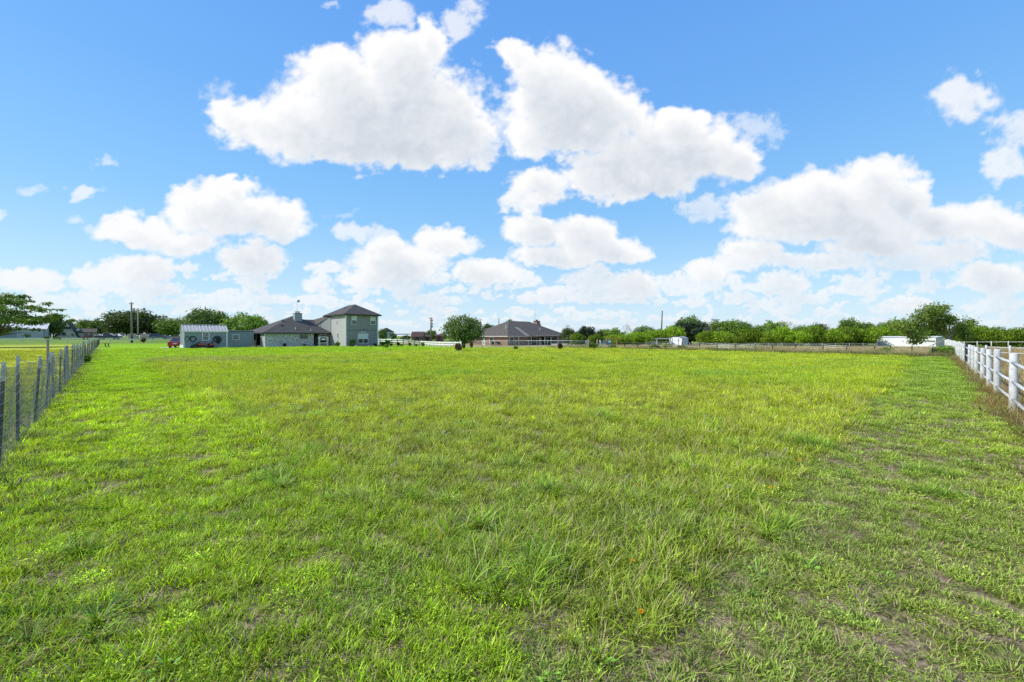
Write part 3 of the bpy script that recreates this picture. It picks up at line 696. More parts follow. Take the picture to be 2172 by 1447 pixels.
        g2 = sstep(.08, .4, f2)[:, None] * .65 * inm[:, None]; col = col * (1 - g2) + np.array((.34, .60, .04))[None] * g2
        # weedy band at the near left corner of the meadow
        qd = np.hypot((x + 22) / 9, (y - 29) / 4); g3 = (sstep(1.2, .3, qd) * .6)[:, None] * inm[:, None]; col = col * (1 - g3) + np.array((.48, .52, .18))[None] * g3
        sz = s0 * rng.uniform(.8, 1.25, len(x))
        k = ok & inm; mead.append(('meadpatch', x[k], y[k], sz[k], .72 / s0 * rng.uniform(.8, 1.2, k.sum()), col[k]))
        k = ok & ~inm; lawn.append(('lawnpatch', x[k], y[k], sz[k], .9 / s0, col[k]))
        if r1 < 43:
            k = ok & inm & (rng.random(len(x)) < .07) & (f2 > .02); mead.append(('coarse', x[k], y[k], sz[k] * 1.5, .7, np.array((.22, .44, .05))[None] * rng.uniform(.9, 1.3, (k.sum(), 1))))
            k = ok & inm & (qd < 1.3) & (rng.random(len(x)) < .02); puffs.append(('puff', x[k], y[k], 2.0 * sz[k], 1.0, np.tile((.12, .2, .03), (k.sum(), 1))))
    # dry grass beyond the cross fence
    x, y, r = sector(34, 92, 3.2, 52); a, b = ab(x, y); k = (b > 46.9 + fbm(x/4, y/4, 2, .5, 3) * .8) & (a > -1.0) & (x > 8) & (b < 110)
    x, y, r, b, a = x[k], y[k], r[k], b[k], a[k]
    h = fbm(x/5, y/5, 3, .5, 88.0); f = np.clip(.5 + h + rng.normal(0, .2, len(x)), 0, 1)
    col = lerp3((.42, .33, .17), (.60, .50, .28), f); gr = sstep(.12, .4, fbm(x/7, y/4, 3, .5, 14.0)) * .75; gr = np.maximum(gr, sstep(48.5, 46.8, b) * .6)
    col = col * (1 - gr[:, None]) + np.array((.13, .22, .035))[None] * gr[:, None]
    dryg.append(('dry', x, y, 1.1 * rng.uniform(.8, 1.3, len(x)), .62 * rng.uniform(.5, 1.15, len(x)) * (1 - .5 * sstep(52, 66, b)), col))
    # paddock beyond the pipe fence
    for r0, r1, dn, s, zs in ((2.2, 12, 14, .8, .45), (12, 30, 5, 1.0, .5), (30, 70, 1.8, 1.4, .4)):
        x, y, r = sector(r0, r1, dn, 66); a, b = ab(x, y); k = (a < -1.62 - .1*rng.random(len(a))) & (b > 1); x, y = x[k], y[k]
        f = np.clip(.5 + fbm(x/3, y/3, 3, .5, 71) + rng.normal(0, .2, len(x)), 0, 1)
        dryg.append(('dry', x, y, s * rng.uniform(.8, 1.25, len(x)), zs * rng.uniform(.5, 1.2, len(x)), lerp3((.38, .28, .13), (.55, .44, .23), f)))
    # tall browned grass and green weeds along the pipe fence
    n = 620; tt = rng.uniform(3, 62, n); off = rng.normal(-1.2, .15, n)
    x = tt * V[0] + off * U[0]; y = tt * V[1] + off * U[1]; u = rng.random(n)
    k = u < .72; dryg.append(('brown', x[k], y[k], rng.uniform(.6, 1.25, k.sum()), rng.uniform(.55, 1.0, k.sum()), lerp3((.40, .21, .08), (.50, .40, .17), rng.random(k.sum()))))
    weed.append(('coarse', x[~k], y[~k], rng.uniform(.8, 1.4, (~k).sum()), 1.1, np.array((.12, .22, .03))[None] * rng.uniform(.8, 1.3, ((~k).sum(), 1))))
    # thin growth under the wire fence and the neighbour's pale lawn
    n = 1500; tt = rng.uniform(2, 70, n); off = -1.0 + rng.normal(0, .25, n); x = tt*U[0] + off*V[0]; y = tt*U[1] + off*V[1]
    k = rng.random(n) < .55
    lawn.append(('straw', x[k], y[k], rng.uniform(.9, 1.8, k.sum()), 1.0, np.tile((.2, .2, .1), (k.sum(), 1))))
    weed.append(('fine', x[~k], y[~k], rng.uniform(.8, 1.5, (~k).sum()), 1.1, np.array((.13, .21, .05))[None] * rng.uniform(.7, 1.3, ((~k).sum(), 1))))
    for r0, r1, dn, s in ((3, 14, 60, 1.3), (14, 30, 8, 2.2), (30, 75, 1.6, 2.2)):
        x, y, r = sector(r0, r1, dn, 66); a, b = ab(x, y); k = (b < -1.25) & (a > 1); x, y, r = x[k], y[k], r[k]
        lawn.append(('lawn' if r1 < 20 else 'lawnpatch', x, y, (s if r1 < 20 else s*.6) * rng.uniform(.8, 1.3, len(x)), 1.0, lerp3((.28, .46, .03), (.55, .62, .04), sstep(8, 26, r)) * rng.uniform(.8, 1.2, (len(x), 1)) * (1 + .35*fbm(x/5, y/3, 3, .5, 3.3))[:, None]))
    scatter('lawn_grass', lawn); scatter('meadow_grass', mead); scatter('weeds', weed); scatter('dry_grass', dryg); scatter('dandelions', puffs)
build_grass()
# ================================================================== TREES
def leaf_mat(name, c1, c2, trans=.3):
    if name in MATS: return MATS[name]
    m = bpy.data.materials.new(name); nt = nodes_of(m); out = N(nt, 'ShaderNodeOutputMaterial')
    rn = N(nt, 'ShaderNodeAttribute', attribute_name='rnd'); tc = N(nt, 'ShaderNodeTexCoord'); oi = N(nt, 'ShaderNodeObjectInfo')
    nz = noise(nt, tc.outputs['Object'], .9, 3)
    f = mathn(nt, 'ADD', mathn(nt, 'MULTIPLY', rn.outputs['Fac'], .6), mathn(nt, 'MULTIPLY', maprange(nt, nz, .3, .7), .4))
    c = mixc(nt, f, c1, c2)
    vm = N(nt, 'ShaderNodeVectorMath', operation='SCALE'); L(nt, c, vm.inputs[0]); L(nt, maprange(nt, oi.outputs['Random'], 0, 1, .62, 1.22, False), vm.inputs['Scale'])
    d = N(nt, 'ShaderNodeBsdfPrincipled'); d.inputs['Roughness'].default_value = .55; d.inputs['Specular IOR Level'].default_value = .3
    tr = N(nt, 'ShaderNodeBsdfTranslucent'); L(nt, vm.outputs[0], d.inputs['Base Color']); L(nt, mixc(nt, 1, vm.outputs[0], (1.2, 1.15, .5), 'MULTIPLY'), tr.inputs[0])
    mx = N(nt, 'ShaderNodeMixShader'); mx.inputs[0].default_value = trans; L(nt, d.outputs[0], mx.inputs[1]); L(nt, tr.outputs[0], mx.inputs[2]); L(nt, mx.outputs[0], out.inputs[0])
    MATS[name] = m; return m
BARK = pm('bark', (.16, .125, .09), .95, .4, 6, bump=.6, bscale=18)
BARKG = pm('grey_bark', (.30, .27, .235), .95, .35, 6, bump=.5, bscale=18)
DARKLEAF = leaf_mat('oak_leaves', (.034, .078, .017), (.175, .26, .05))
MIDLEAF = leaf_mat('elm_leaves', (.045, .115, .014), (.27, .41, .05))
BRIGHTLEAF = leaf_mat('bright_leaves', (.060, .150, .008), (.42, .60, .03), .42)
GREYLEAF = leaf_mat('grey_leaves', (.10, .125, .075), (.24, .27, .17))
BLUELEAF = leaf_mat('cedar_leaves', (.024, .055, .024), (.10, .155, .065))
REDLEAF = leaf_mat('red_leaves', (.07, .035, .022), (.20, .13, .05))

def foliage(name, blobs, n, size, mat, seed, parent=None, shell=.55, flat=0.0):
    """many small leaf-sprays spread through lumpy blobs (cx,cy,cz,rx,ry,rz)"""
    g = np.random.default_rng(seed); B = np.array(blobs, float)
    wt = (B[:, 3] * B[:, 4] * B[:, 5]) ** .67; k = g.choice(len(B), n, p=wt / wt.sum()); b = B[k]
    d = g.normal(size=(n, 3)); d /= np.linalg.norm(d, axis=1)[:, None]
    rr = 1 - shell * g.random(n) ** 1.6; rr *= 1 + .22 * g.normal(size=n).clip(-1, 1.9)
    c = b[:, :3] + d * rr[:, None] * b[:, 3:6]
    nrm = d * .7 + g.normal(0, .55, (n, 3)) + np.array((0, 0, .25 + flat)); nrm /= np.linalg.norm(nrm, axis=1)[:, None]
    t1 = np.cross(nrm, g.normal(size=(n, 3))); t1 /= np.linalg.norm(t1, axis=1)[:, None]; t2 = np.cross(nrm, t1)
    s = size * g.uniform(.55, 1.25, n)[:, None]
    # a bent four-point spray: pointed both ends
    v = np.stack([c - t1*s, c - t2*s*.42 + nrm*s*.10, c + t1*s, c + t2*s*.42 + nrm*s*.10], 1).reshape(-1, 3)
    me = np_mesh(name, v, np.arange(4*n).reshape(n, 4), mat, {'rnd': ('FACE', g.random(n) * .65 + .35 * g.random(len(B))[k])})
    o = bpy.data.objects.new(name, me); COL.objects.link(o)
    if parent is not None: o.parent = parent
    return o

def crown_blobs(seed, w, h, z0, n=22, lump=.42, oval=1.0, top=.0):
    """lumps filling a crown of half width w, from z0 up to z0+h"""
    g = np.random.default_rng(seed); out = []; cz = z0 + h * .5
    for i in range(n):
        th = i * 2.399 + g.normal(0, .3); f = (i + .5) / n; zz = 1 - 2 * f
        r = math.sqrt(max(0, 1 - zz * zz)); k = g.uniform(.55, .78)
        wz = w * (1 - top * max(0, zz))
        s = lump * g.uniform(.65, 1.2)
        out.append((math.cos(th)*r*wz*k, math.sin(th)*r*wz*k*oval, cz + zz*h*.5*k, w*s, w*s*.95, min(w, h*.6)*s*.8))
    out.append((0, 0, cz, w*.5, w*.5*oval, h*.34))
    return out

def trunk_mesh(seed, base_r, h, spread, z0, mat, parent, nl=6, lean=(0, 0), name='trunk'):
    g = np.random.default_rng(seed); mb = MB()
    top = Vector((lean[0], lean[1], h)); fork = Vector((lean[0]*.5, lean[1]*.5, z0))
    mb.tube([(0, 0, -.25), (lean[0]*.1, lean[1]*.1, .15), fork * .6 + Vector((0, 0, 0)), fork], [base_r*1.5, base_r*1.08, base_r*.95, base_r*.85], 8)
    for i in range(nl):
        a = i * 6.283 / nl + g.uniform(-.4, .4); e = Vector((math.cos(a)*spread*g.uniform(.5, .9), math.sin(a)*spread*g.uniform(.5, .9), h*g.uniform(.6, .95))) + Vector((lean[0], lean[1], 0)) * .5
        mid = fork.lerp(e, .5) + Vector((0, 0, h*.06)); r = base_r * g.uniform(.35, .6)
        mb.tube([fork - Vector((0, 0, .15)), mid, e], [r, r*.6, r*.15], 6)
        for _ in range(2):
            e2 = mid.lerp(e, .5) + Vector((g.normal(0, spread*.3), g.normal(0, spread*.3), g.uniform(.1, .3)*h*.5)); mb.tube([mid, e2], [r*.45, r*.1], 5)
    return mb.build(name, mat, parent, True)

PROTO = {}
def tree_proto(key, name, fn):
    r = thing(name, (0, 0, 0)); fn(r); PROTO[key] = [r, False]
def put(key, loc, rz, s, label, cat='tree', group=None, name=None):
    r, used = PROTO[key]
    o = dup(r) if used else r
    PROTO[key][1] = True
    o.location = loc; o.rotation_euler = (0, 0, rz); o.scale = s if hasattr(s, '__len__') else (s, s, s)
    if name: o.name = name
    if 'group' in o: del o['group']
    return tag(o, label, cat, group)

def mk_oak(seed, mat, w=3.8, h=4.6, z0=1.0, n=5200, size=.24, lump=.40, nb=26, oval=1.0, bark=None, br=.26):
    def f(r):
        trunk_mesh(seed, br, z0 + h*.75, w*.8, z0 + .35, bark or BARK, r)
        foliage('crown', crown_blobs(seed, w, h, z0, nb, lump, oval), n, size, mat, seed, r)
    return f
OAKMID = leaf_mat('live_oak_leaves', (.034, .075, .016), (.20, .285, .06))
tree_proto('oak_d', 'oak_tree', mk_oak(41, OAKMID, 3.6, 5.0, .4, 5600, .21, .33, 34))
# unit heights about 5.5 m; scaled where they stand
tree_proto('oak_a', 'oak_tree', mk_oak(1, DARKLEAF, 3.8, 5.0, .5, n=7500))
tree_proto('oak_b', 'oak_tree', mk_oak(2, DARKLEAF, 4.2, 4.7, .4, 7000, .25, .36, 30))
tree_proto('oak_c', 'oak_tree', mk_oak(3, DARKLEAF, 3.2, 5.0, .9, 5200, .22, .42, 24))
tree_proto('elm_a', 'elm_tree', mk_oak(4, MIDLEAF, 3.4, 5.1, .3, 5600, .22, .38, 28, bark=BARKG))
tree_proto('elm_b', 'elm_tree', mk_oak(5, MIDLEAF, 4.0, 4.5, .2, 6000, .24, .34, 32, bark=BARKG))
tree_proto('elm_c', 'elm_tree', mk_oak(6, MIDLEAF, 3.0, 4.6, .8, 4600, .22, .44, 22))
tree_proto('bright_a', 'scrub_tree', mk_oak(7, BRIGHTLEAF, 2.9, 3.5, .15, 4600, .21, .40, 26, br=.12))
tree_proto('bright_b', 'scrub_tree', mk_oak(8, BRIGHTLEAF, 3.3, 3.0, .1, 4800, .22, .36, 28, br=.12))
tree_proto('bright_c', 'scrub_tree', mk_oak(9, BRIGHTLEAF, 2.4, 3.2, .1, 3600, .20, .42, 22, br=.10))
tree_proto('cedar_a', 'cedar_tree', mk_oak(10, BLUELEAF, 2.6, 5.0, .4, 5200, .20, .36, 28))
def mk_shrub(seed, mat, w=1.0, h=1.2, n=900, size=.10):
    def f(r):
        g = np.random.default_rng(seed); mb = MB()
        for i in range(7):
            a = i * .9; e = Vector((math.cos(a)*w*.5*g.uniform(.4, 1), math.sin(a)*w*.5*g.uniform(.4, 1), h*g.uniform(.6, .95)))
            mb.tube([(0, 0, -.05), e * .5 + Vector((0, 0, .1)), e], [.018, .012, .004], 5)
        mb.build('stem', BARK, r); foliage('foliage', crown_blobs(seed, w*.55, h*.9, .08, 14, .45), n, size, mat, seed, r, .8)
    return f
tree_proto('shrub_red', 'shrub', mk_shrub(21, REDLEAF, .8, 1.0, 700, .09))
tree_proto('shrub_green', 'shrub', mk_shrub(22, MIDLEAF, 1.0, 1.1, 900, .09))
tree_proto('shrub_grey', 'shrub', mk_shrub(23, GREYLEAF, 1.2, 1.1, 1100, .09))
tree_proto('shrub_dark', 'shrub', mk_shrub(24, DARKLEAF, 1.0, .9, 800, .09))
def mk_dead(seed):
    def f(r):
        g = np.random.default_rng(seed); mb = MB()
        def br(p, d, l, rad, dep):
            q = p + d * l; m_ = p.lerp(q, .5) + Vector(g.normal(0, .06*l, 3)); mb.tube([p, m_, q], [rad, rad*.8, rad*.55], 5)
            if dep == 0: return
            for _ in range(3 if dep > 1 else 4):
                d2 = (d + Vector(g.normal(0, .55, 3)) + Vector((0, 0, .12))).normalized(); br(p.lerp(q, g.uniform(.55, 1)), d2, l*g.uniform(.5, .75), rad*.5, dep-1)
        br(Vector((0, 0, -.2)), Vector((0, 0, 1)), 3.2, .16, 4); mb.build('branches', BARKG, r)
    return f
tree_proto('dead_a', 'bare_tree', mk_dead(31)); tree_proto('dead_b', 'bare_tree', mk_dead(32))

def T(key, px, top, Y, w_px, label, rz=None, group=None, cat='tree', name=None, base_h=None, sink=0.0):
    """tree whose crown top is at photo row 'top' and whose crown is w_px wide"""
    p = at(px, Y); H = zof(top, Y) - p.z
    hh = {'oak_d': 5.5, 'oak_a': 5.6, 'oak_b': 5.2, 'oak_c': 5.9, 'elm_a': 5.6, 'elm_b': 4.8, 'elm_c': 5.4, 'bright_a': 3.65, 'bright_b': 3.1, 'bright_c': 3.3, 'cedar_a': 5.4, 'dead_a': 7.2, 'dead_b': 7.2}[key]
    ww = {'oak_d': 3.6, 'oak_a': 3.8, 'oak_b': 4.2, 'oak_c': 3.2, 'elm_a': 3.4, 'elm_b': 4.0, 'elm_c': 3.0, 'bright_a': 2.9, 'bright_b': 3.3, 'bright_c': 2.4, 'cedar_a': 2.6, 'dead_a': 2.2, 'dead_b': 2.2}[key]
    st = 1 / math.sqrt(1 + ((px - CX) / F) ** 2)          # frame-edge widening of the lens
    wm = w_px * Y / F * (.5 + .5 * st) * .5
    s = (wm / ww, wm / ww, (H + sink) / hh)
    p.z -= sink
    return put(key, p, (px * 1.7) % 6.28 if rz is None else rz, s, label, cat, group, name)

# --- behind the road on the left
T('oak_b', 113, 663, 142, 44, 'dark green tree between the metal barn and the steep gabled house')
T('elm_b', 200, 675, 165, 62, 'light green tree behind the low wing of the steep gabled house')
T('elm_c', 174, 679, 172, 34, 'small pale tree just right of the steep gable')
T('oak_a', 285, 655, 150, 128, 'broad dark oak behind the two utility poles')
T('oak_c', 240, 676, 160, 48, 'dark tree at the left flank of the broad oak above the black pickup')
T('oak_b', 340, 680, 160, 66, 'dark tree standing over the parked silver car')
T('elm_a', 366, 674, 148, 74, 'mid green tree left of the grey shed, above the red car')
T('dead_a', 372, 664, 190, 40, 'thin half bare treetop above the green tree left of the grey shed')
T('oak_b', 437, 652, 120, 98, 'tall dark domed oak rising behind the metal roofed shed')
T('elm_b', 520, 663, 118, 108, 'rounded pale green tree behind the low flat roofed shed')
T('oak_c', 553, 676, 128, 40, 'dark green tree between the rounded pale tree and the house roof')
# --- beyond the white vinyl fence
T('oak_c', 811, 697, 118, 24, 'small dark tree beside the right edge of the tower')
T('oak_c', 835, 706, 150, 14, 'tiny dark tree between the pale far house and the carport')
T('oak_b', 861, 711, 160, 20, 'small low tree behind the far carport')
T('elm_b', 914, 699, 165, 32, 'small tree behind the far utility pole with the transformer cans')
T('elm_c', 938, 706, 150, 24, 'pale green bush at the left foot of the round oak')
T('oak_d', 984, 665, 73, 98, 'round dark oak with a low crown left of the brick house')
T('oak_b', 1036, 685, 140, 34, 'small dark tree behind the left end of the brick house roof')
T('oak_b', 1084, 676, 150, 36, 'dark treetop showing over the ridge of the brick house')
T('elm_c', 1140, 684, 165, 22, 'small treetop behind the right slope of the brick house roof')
# --- tree row along the back, centre to right
ROW = [
 ('oak_c',1205,696,100,30,'small dark tree just right of the brick chimney'),
 ('bright_c',1226,708,96,26,'yellow green bush right of the dark tree by the brick chimney'),
 ('cedar_a',1243,691,98,36,'dark tree with a pointed crown above the end of the chain link fence'),
 ('bright_c',1262,711,92,26,'bright yellow green bush at the right foot of the pointed dark tree'),
 ('oak_c',1273,701,100,22,'small dark tree left of the thin bare branches'),
 ('elm_b',1300,697,100,56,'mid green tree behind the orange swing frame'),
 ('bright_b',1312,711,92,54,'bright low scrub behind the blue playset'),
 ('dead_a',1344,684,106,38,'tall bare forked snag standing out of the scrub'),
 ('dead_b',1323,689,104,26,'short bare snag left of the tall forked snag'),
 ('bright_b',1350,706,96,58,'bright green scrub below the tall bare snag'),
 ('elm_a',1366,692,108,44,'grey green tree just right of the tall bare snag'),
 ('bright_a',1388,703,98,46,'bright scrub tree left of the leaning bare pole'),
 ('elm_b',1396,699,110,44,'mid green tree at the foot of the leaning bare pole'),
 ('bright_a',1427,695,99,50,'yellow green tree behind the roof of the small storage shed'),
 ('oak_a',1463,671,116,56,'tall dark tree standing above the storage shed'),
 ('cedar_a',1462,683,108,88,'wide dark green tree below the tall tree by the storage shed'),
 ('oak_c',1487,688,110,30,'narrow dark tree between the two tall clumps right of the storage shed'),
 ('bright_a',1496,705,96,36,'bright bush right of the storage shed wall'),
 ('dead_b',1506,690,100,26,'brownish bare sapling in front of the green clump right of the storage shed'),
 ('elm_b',1524,679,112,60,'high mid green tree in the clump right of the storage shed'),
 ('bright_b',1530,704,95,58,'wide bright scrub under the high clump right of the storage shed'),
 ('elm_a',1558,679,110,56,'rounded mid green tree second in the high clump right of the storage shed'),
 ('bright_b',1557,716,92,40,'low yellow bush in the hollow of the high clump'),
 ('oak_c',1580,686,112,40,'darker tree at the right end of the high clump'),
 ('bright_c',1592,697,94,44,'upright bright green tree with a cone shaped crown'),
 ('elm_c',1614,690,104,40,'dull green tree between the cone shaped tree and the tree with dead twigs'),
 ('elm_b',1638,681,103,56,'mid green tree whose top carries dead twigs'),
 ('dead_b',1662,679,108,52,'spreading dead twiggy tree leaning out of the green row'),
 ('bright_a',1630,706,92,46,'bright bush under the tree with dead twigs'),
 ('bright_a',1664,696,94,46,'bright green tree right below the spreading dead twigs'),
 ('elm_a',1700,691,98,40,'mid green tree in the saddle right of the dead twigs'),
 ('bright_b',1690,704,92,58,'wide bright scrub in the saddle right of the dead twigs'),
 ('oak_c',1734,687,101,40,'dark topped tree left of the long low gap in the row'),
 ('bright_a',1727,694,93,50,'bright tree before the dark topped tree'),
 ('bright_b',1762,701,92,56,'low bright scrub in the lowest gap of the right tree row'),
 ('elm_c',1765,697,106,36,'thin grey green tree in the lowest gap of the right tree row'),
 ('elm_b',1803,675,99,50,'mid green tree rising highest left of the white building'),
 ('bright_a',1792,697,93,50,'bright scrub left of the tallest tree by the white building'),
 ('bright_b',1826,699,94,64,'wide bright scrub just left of the white building'),
 ('elm_a',1838,684,104,44,'mid green tree behind the left end of the white building'),
 ('bright_a',1868,696,100,56,'bright green tree behind the roof of the white building'),
 ('elm_a',1892,680,106,60,'mid green tree behind the middle of the white building'),
 ('bright_b',1930,700,100,50,'bright scrub behind the right half of the white building'),
 ('elm_c',1968,690,104,44,'mid green tree behind the big leaning tree'),
 ('oak_c',2040,686,96,50,'dark bushy tree just right of the big leaning tree trunk'),
 ('bright_a',2068,694,82,56,'bright bushy tree behind the start of the far white rails'),
 ('elm_b',2092,692,86,66,'feathery mid green tree near the right end of the row'),
 ('bright_b',2116,703,80,70,'wide bright bush near the right end of the row'),
 ('elm_a',2138,700,84,54,'dull green tree near the right end of the row'),
 ('bright_a',2158,699,78,58,'bright green tree at the right end of the row'),
 ('elm_b',2196,690,82,80,'feathery tree cut by the right edge of the picture'),
]
for k, px, top, Y, wp, lb in ROW:
    T(k, px, top - 2, Y, wp * 1.22, lb, group='trees along the back boundary')
rg = np.random.default_rng(77)
for i, (px, py, Y, k) in enumerate(((2250, 702, 80, 'elm_b'), (2330, 699, 82, 'bright_b'), (-60, 690, 150, 'oak_b'), (-140, 680, 150, 'oak_a'))):
    T(k, px, py, Y, 90, ['tree past the right edge of the row', 'bright tree farthest past the right edge of the row', 'dark tree behind the metal barn at its left', 'dark oak farthest left behind the barn'][i])

# --- the big leaning tree by the white building
def big_leaning():
    p = at(2017, 80); r = thing('leaning_tree', p, 0, 'large leaning tree with several bare stems by the white building', 'tree')
    k = 80 / F                                      # metres per photo pixel across
    def q(px, py, dy=0): return Vector(((px - 2017) * k, dy, zof(py, 80) - p.z))
    mb = MB()
    mb.tube([q(2017, 740), q(2016, 728), q(2011, 717), q(2008, 708)], [.55, .42, .36, .3], 8)
    for ex, ey, dy, rr in ((1965, 672, .5, .22), (1985, 660, -.6, .22), (2003, 690, .4, .26), (2014, 684, 0, .22), (2024, 690, -.4, .22), (1975, 694, 1.0, .15), (2034, 700, .6, .16)):
        a = q(2013, 720); e = q(ex, ey, dy); m_ = a.lerp(e, .5) + Vector((0, 0, .35)); mb.tube([a, m_, e], [rr, rr*.7, rr*.25], 7)
    mb.build('trunk', BARKG, r, True)
    g = np.random.default_rng(5); bl = []
    for px, py, rx, ry in ((1945, 672, 20, 16), (1960, 658, 20, 14), (1978, 668, 22, 16), (1930, 690, 20, 14), (1955, 692, 24, 15), (1985, 688, 22, 13), (1920, 704, 14, 9), (1938, 716, 17, 8), (1950, 726, 14, 5), (1965, 712, 16, 8), (1905, 688, 14, 12), (1893, 692, 12, 10),
                           (2000, 682, 18, 12), (2010, 694, 14, 10), (2018, 676, 13, 10), (2030, 686, 14, 12), (2036, 700, 14, 12), (2030, 712, 12, 10), (2040, 716, 12, 10), (1995, 704, 12, 8), (1990, 654, 12, 8), (2003, 668, 12, 9)):
        c = q(px, py, g.normal(0, 1.3)); bl.append((c.x, c.y, c.z, rx*k*1.0, rx*k*1.05, ry*k*1.0))
    foliage('crown', bl, 9500, .25, leaf_mat('leaning_leaves', (.085, .175, .03), (.46, .62, .11), .4), 91, r, .85)
    d = thing('fallen_branch', at(1985, 76), 0, 'bare fallen branch lying below the big leaning tree', 'branch'); mb = MB()
    mb.tube([(2.6, 1, 1.5), (1, .6, .95), (-.6, .3, .45), (-2.0, 0, .02)], [.10, .09, .06, .02], 6); mb.tube([(.4, .5, .75), (-.8, -.2, .30), (-1.6, -.4, .02)], [.05, .035, .015], 5); mb.tube([(1.6, .8, 1.15), (.2, 1.4, .9), (-.8, 1.7, .5)], [.04, .03, .012], 5)
    mb.build('limb', BARKG, d)
big_leaning()

# --- the tree reaching in from the left edge of the picture
def left_tree():
    Y = 62; p = Vector((-78.5, Y, 0)); r = thing('spreading_tree', p, 0, 'spreading tree with feathery outer branches at the left picture edge', 'tree')
    k = Y / F
    def q(px, py, dy=0): return Vector(((px - CX) * k - p.x, dy, zof(py, Y)))
    mb = MB(); f = q(-4, 712)
    mb.tube([(-1.5, 0, -.2), (-1.4, 0, .4), (-.6, 0, 1.2), f], [.4, .3, .26, .2], 8)
    for ex, ey, dy, rr in ((40, 690, .5, .12), (70, 678, -1, .10), (30, 640, 1, .13), (-20, 640, 2, .14), (-70, 650, -1, .14), (10, 620, -2, .12), (60, 708, 1.5, .09), (-60, 690, -2.5, .14)):
        e = q(ex, ey, dy); m_ = f.lerp(e, .5) + Vector((0, 0, .3)); mb.tube([f, m_, e], [rr, rr*.6, rr*.12], 6)
    mb.build('trunk', BARK, r, True)
    g = np.random.default_rng(15); bl = []
    for px, py, rx, ry in ((6, 640, 14, 10), (2, 652, 22, 12), (28, 640, 12, 5), (40, 650, 18, 6), (58, 640, 10, 3), (30, 662, 26, 9), (62, 656, 20, 5), (84, 655, 10, 3), (20, 676, 26, 9), (52, 674, 22, 7), (80, 668, 14, 5), (12, 690, 24, 8), (40, 686, 22, 6), (70, 682, 18, 5), (88, 676, 10, 4), (6, 704, 14, 5), (34, 699, 13, 4), (12, 712, 9, 3), (58, 716, 6, 2),
                           (-20, 640, 26, 14), (-50, 655, 30, 16), (-30, 675, 32, 16), (-70, 690, 30, 16), (-20, 697, 24, 10), (-90, 660, 26, 18), (-60, 630, 24, 14), (-10, 628, 16, 8)):
        for _ in range(2):
            c = q(px + g.normal(0, 2), py + g.normal(0, 1), g.normal(0, 2.6)); bl.append((c.x, c.y, c.z, rx*k*.85, rx*k, ry*k*.95))
    foliage('crown', bl, 13500, .23, MIDLEAF, 92, r, .8, .3)
left_tree()
# ================================================================== FENCES
def uv(a, b): """lot coordinates (a from the pipe fence, b from the wire fence) to world"""; return Vector((a*U[0] + b*V[0], a*U[1] + b*V[1], 0))
def place(x, y, z=None): return Vector((x, y, float(gz(x, y)) if z is None else z))
STEEL = pm('weathered_steel', (.032, .041, .042), .75, .3, 9, 0, spec=.12, dirt=((.16, .10, .06), .5))
STEELW = pm('pale_post_tip', (.50, .53, .53), .5, .2, 9)
WOODG = pm('grey_weathered_wood', (.30, .265, .22), .9, .35, 5, dirt=((.12, .10, .08), .6), stretch=(4, 4, .6))
WIRE = pm('galvanised_wire', (.27, .30, .31), .38, .15, 12, .7)
WHITE = pm('white_paint', (.80, .81, .81), .45, .08, 2.5, dirt=((.50, .48, .42), .35))
WHITEP = pm('chalky_white_pipe', (.56, .565, .555), .7, .2, 5, dirt=((.30, .27, .22), .85))
def grime(m):
    """soil splash and green stain fading up from the foot of the posts"""
    nt = m.node_tree; bs = next(n for n in nt.nodes if n.type == 'BSDF_PRINCIPLED'); src = bs.inputs['Base Color'].links[0].from_socket
    tc = N(nt, 'ShaderNodeTexCoord'); sp = N(nt, 'ShaderNodeSeparateXYZ'); L(nt, tc.outputs['Object'], sp.inputs[0])
    z = mathn(nt, 'ADD', sp.outputs[2], mathn(nt, 'MULTIPLY', mathn(nt, 'SUBTRACT', noise(nt, tc.outputs['Object'], 9, 5, .7), .5), .7))
    c = mixc(nt, maprange(nt, z, .55, .0, 0, .75), src, (.27, .24, .13))
    st = noise(nt, tc.outputs['Object'], 26, 4, .7); c = mixc(nt, maprange(nt, st, .62, .70, 0, .6), c, (.17, .155, .13))
    L(nt, c, bs.inputs['Base Color'])
grime(WHITEP)
GALV = pm('galvanised_pipe', (.50, .52, .53), .42, .12, 6, .55)

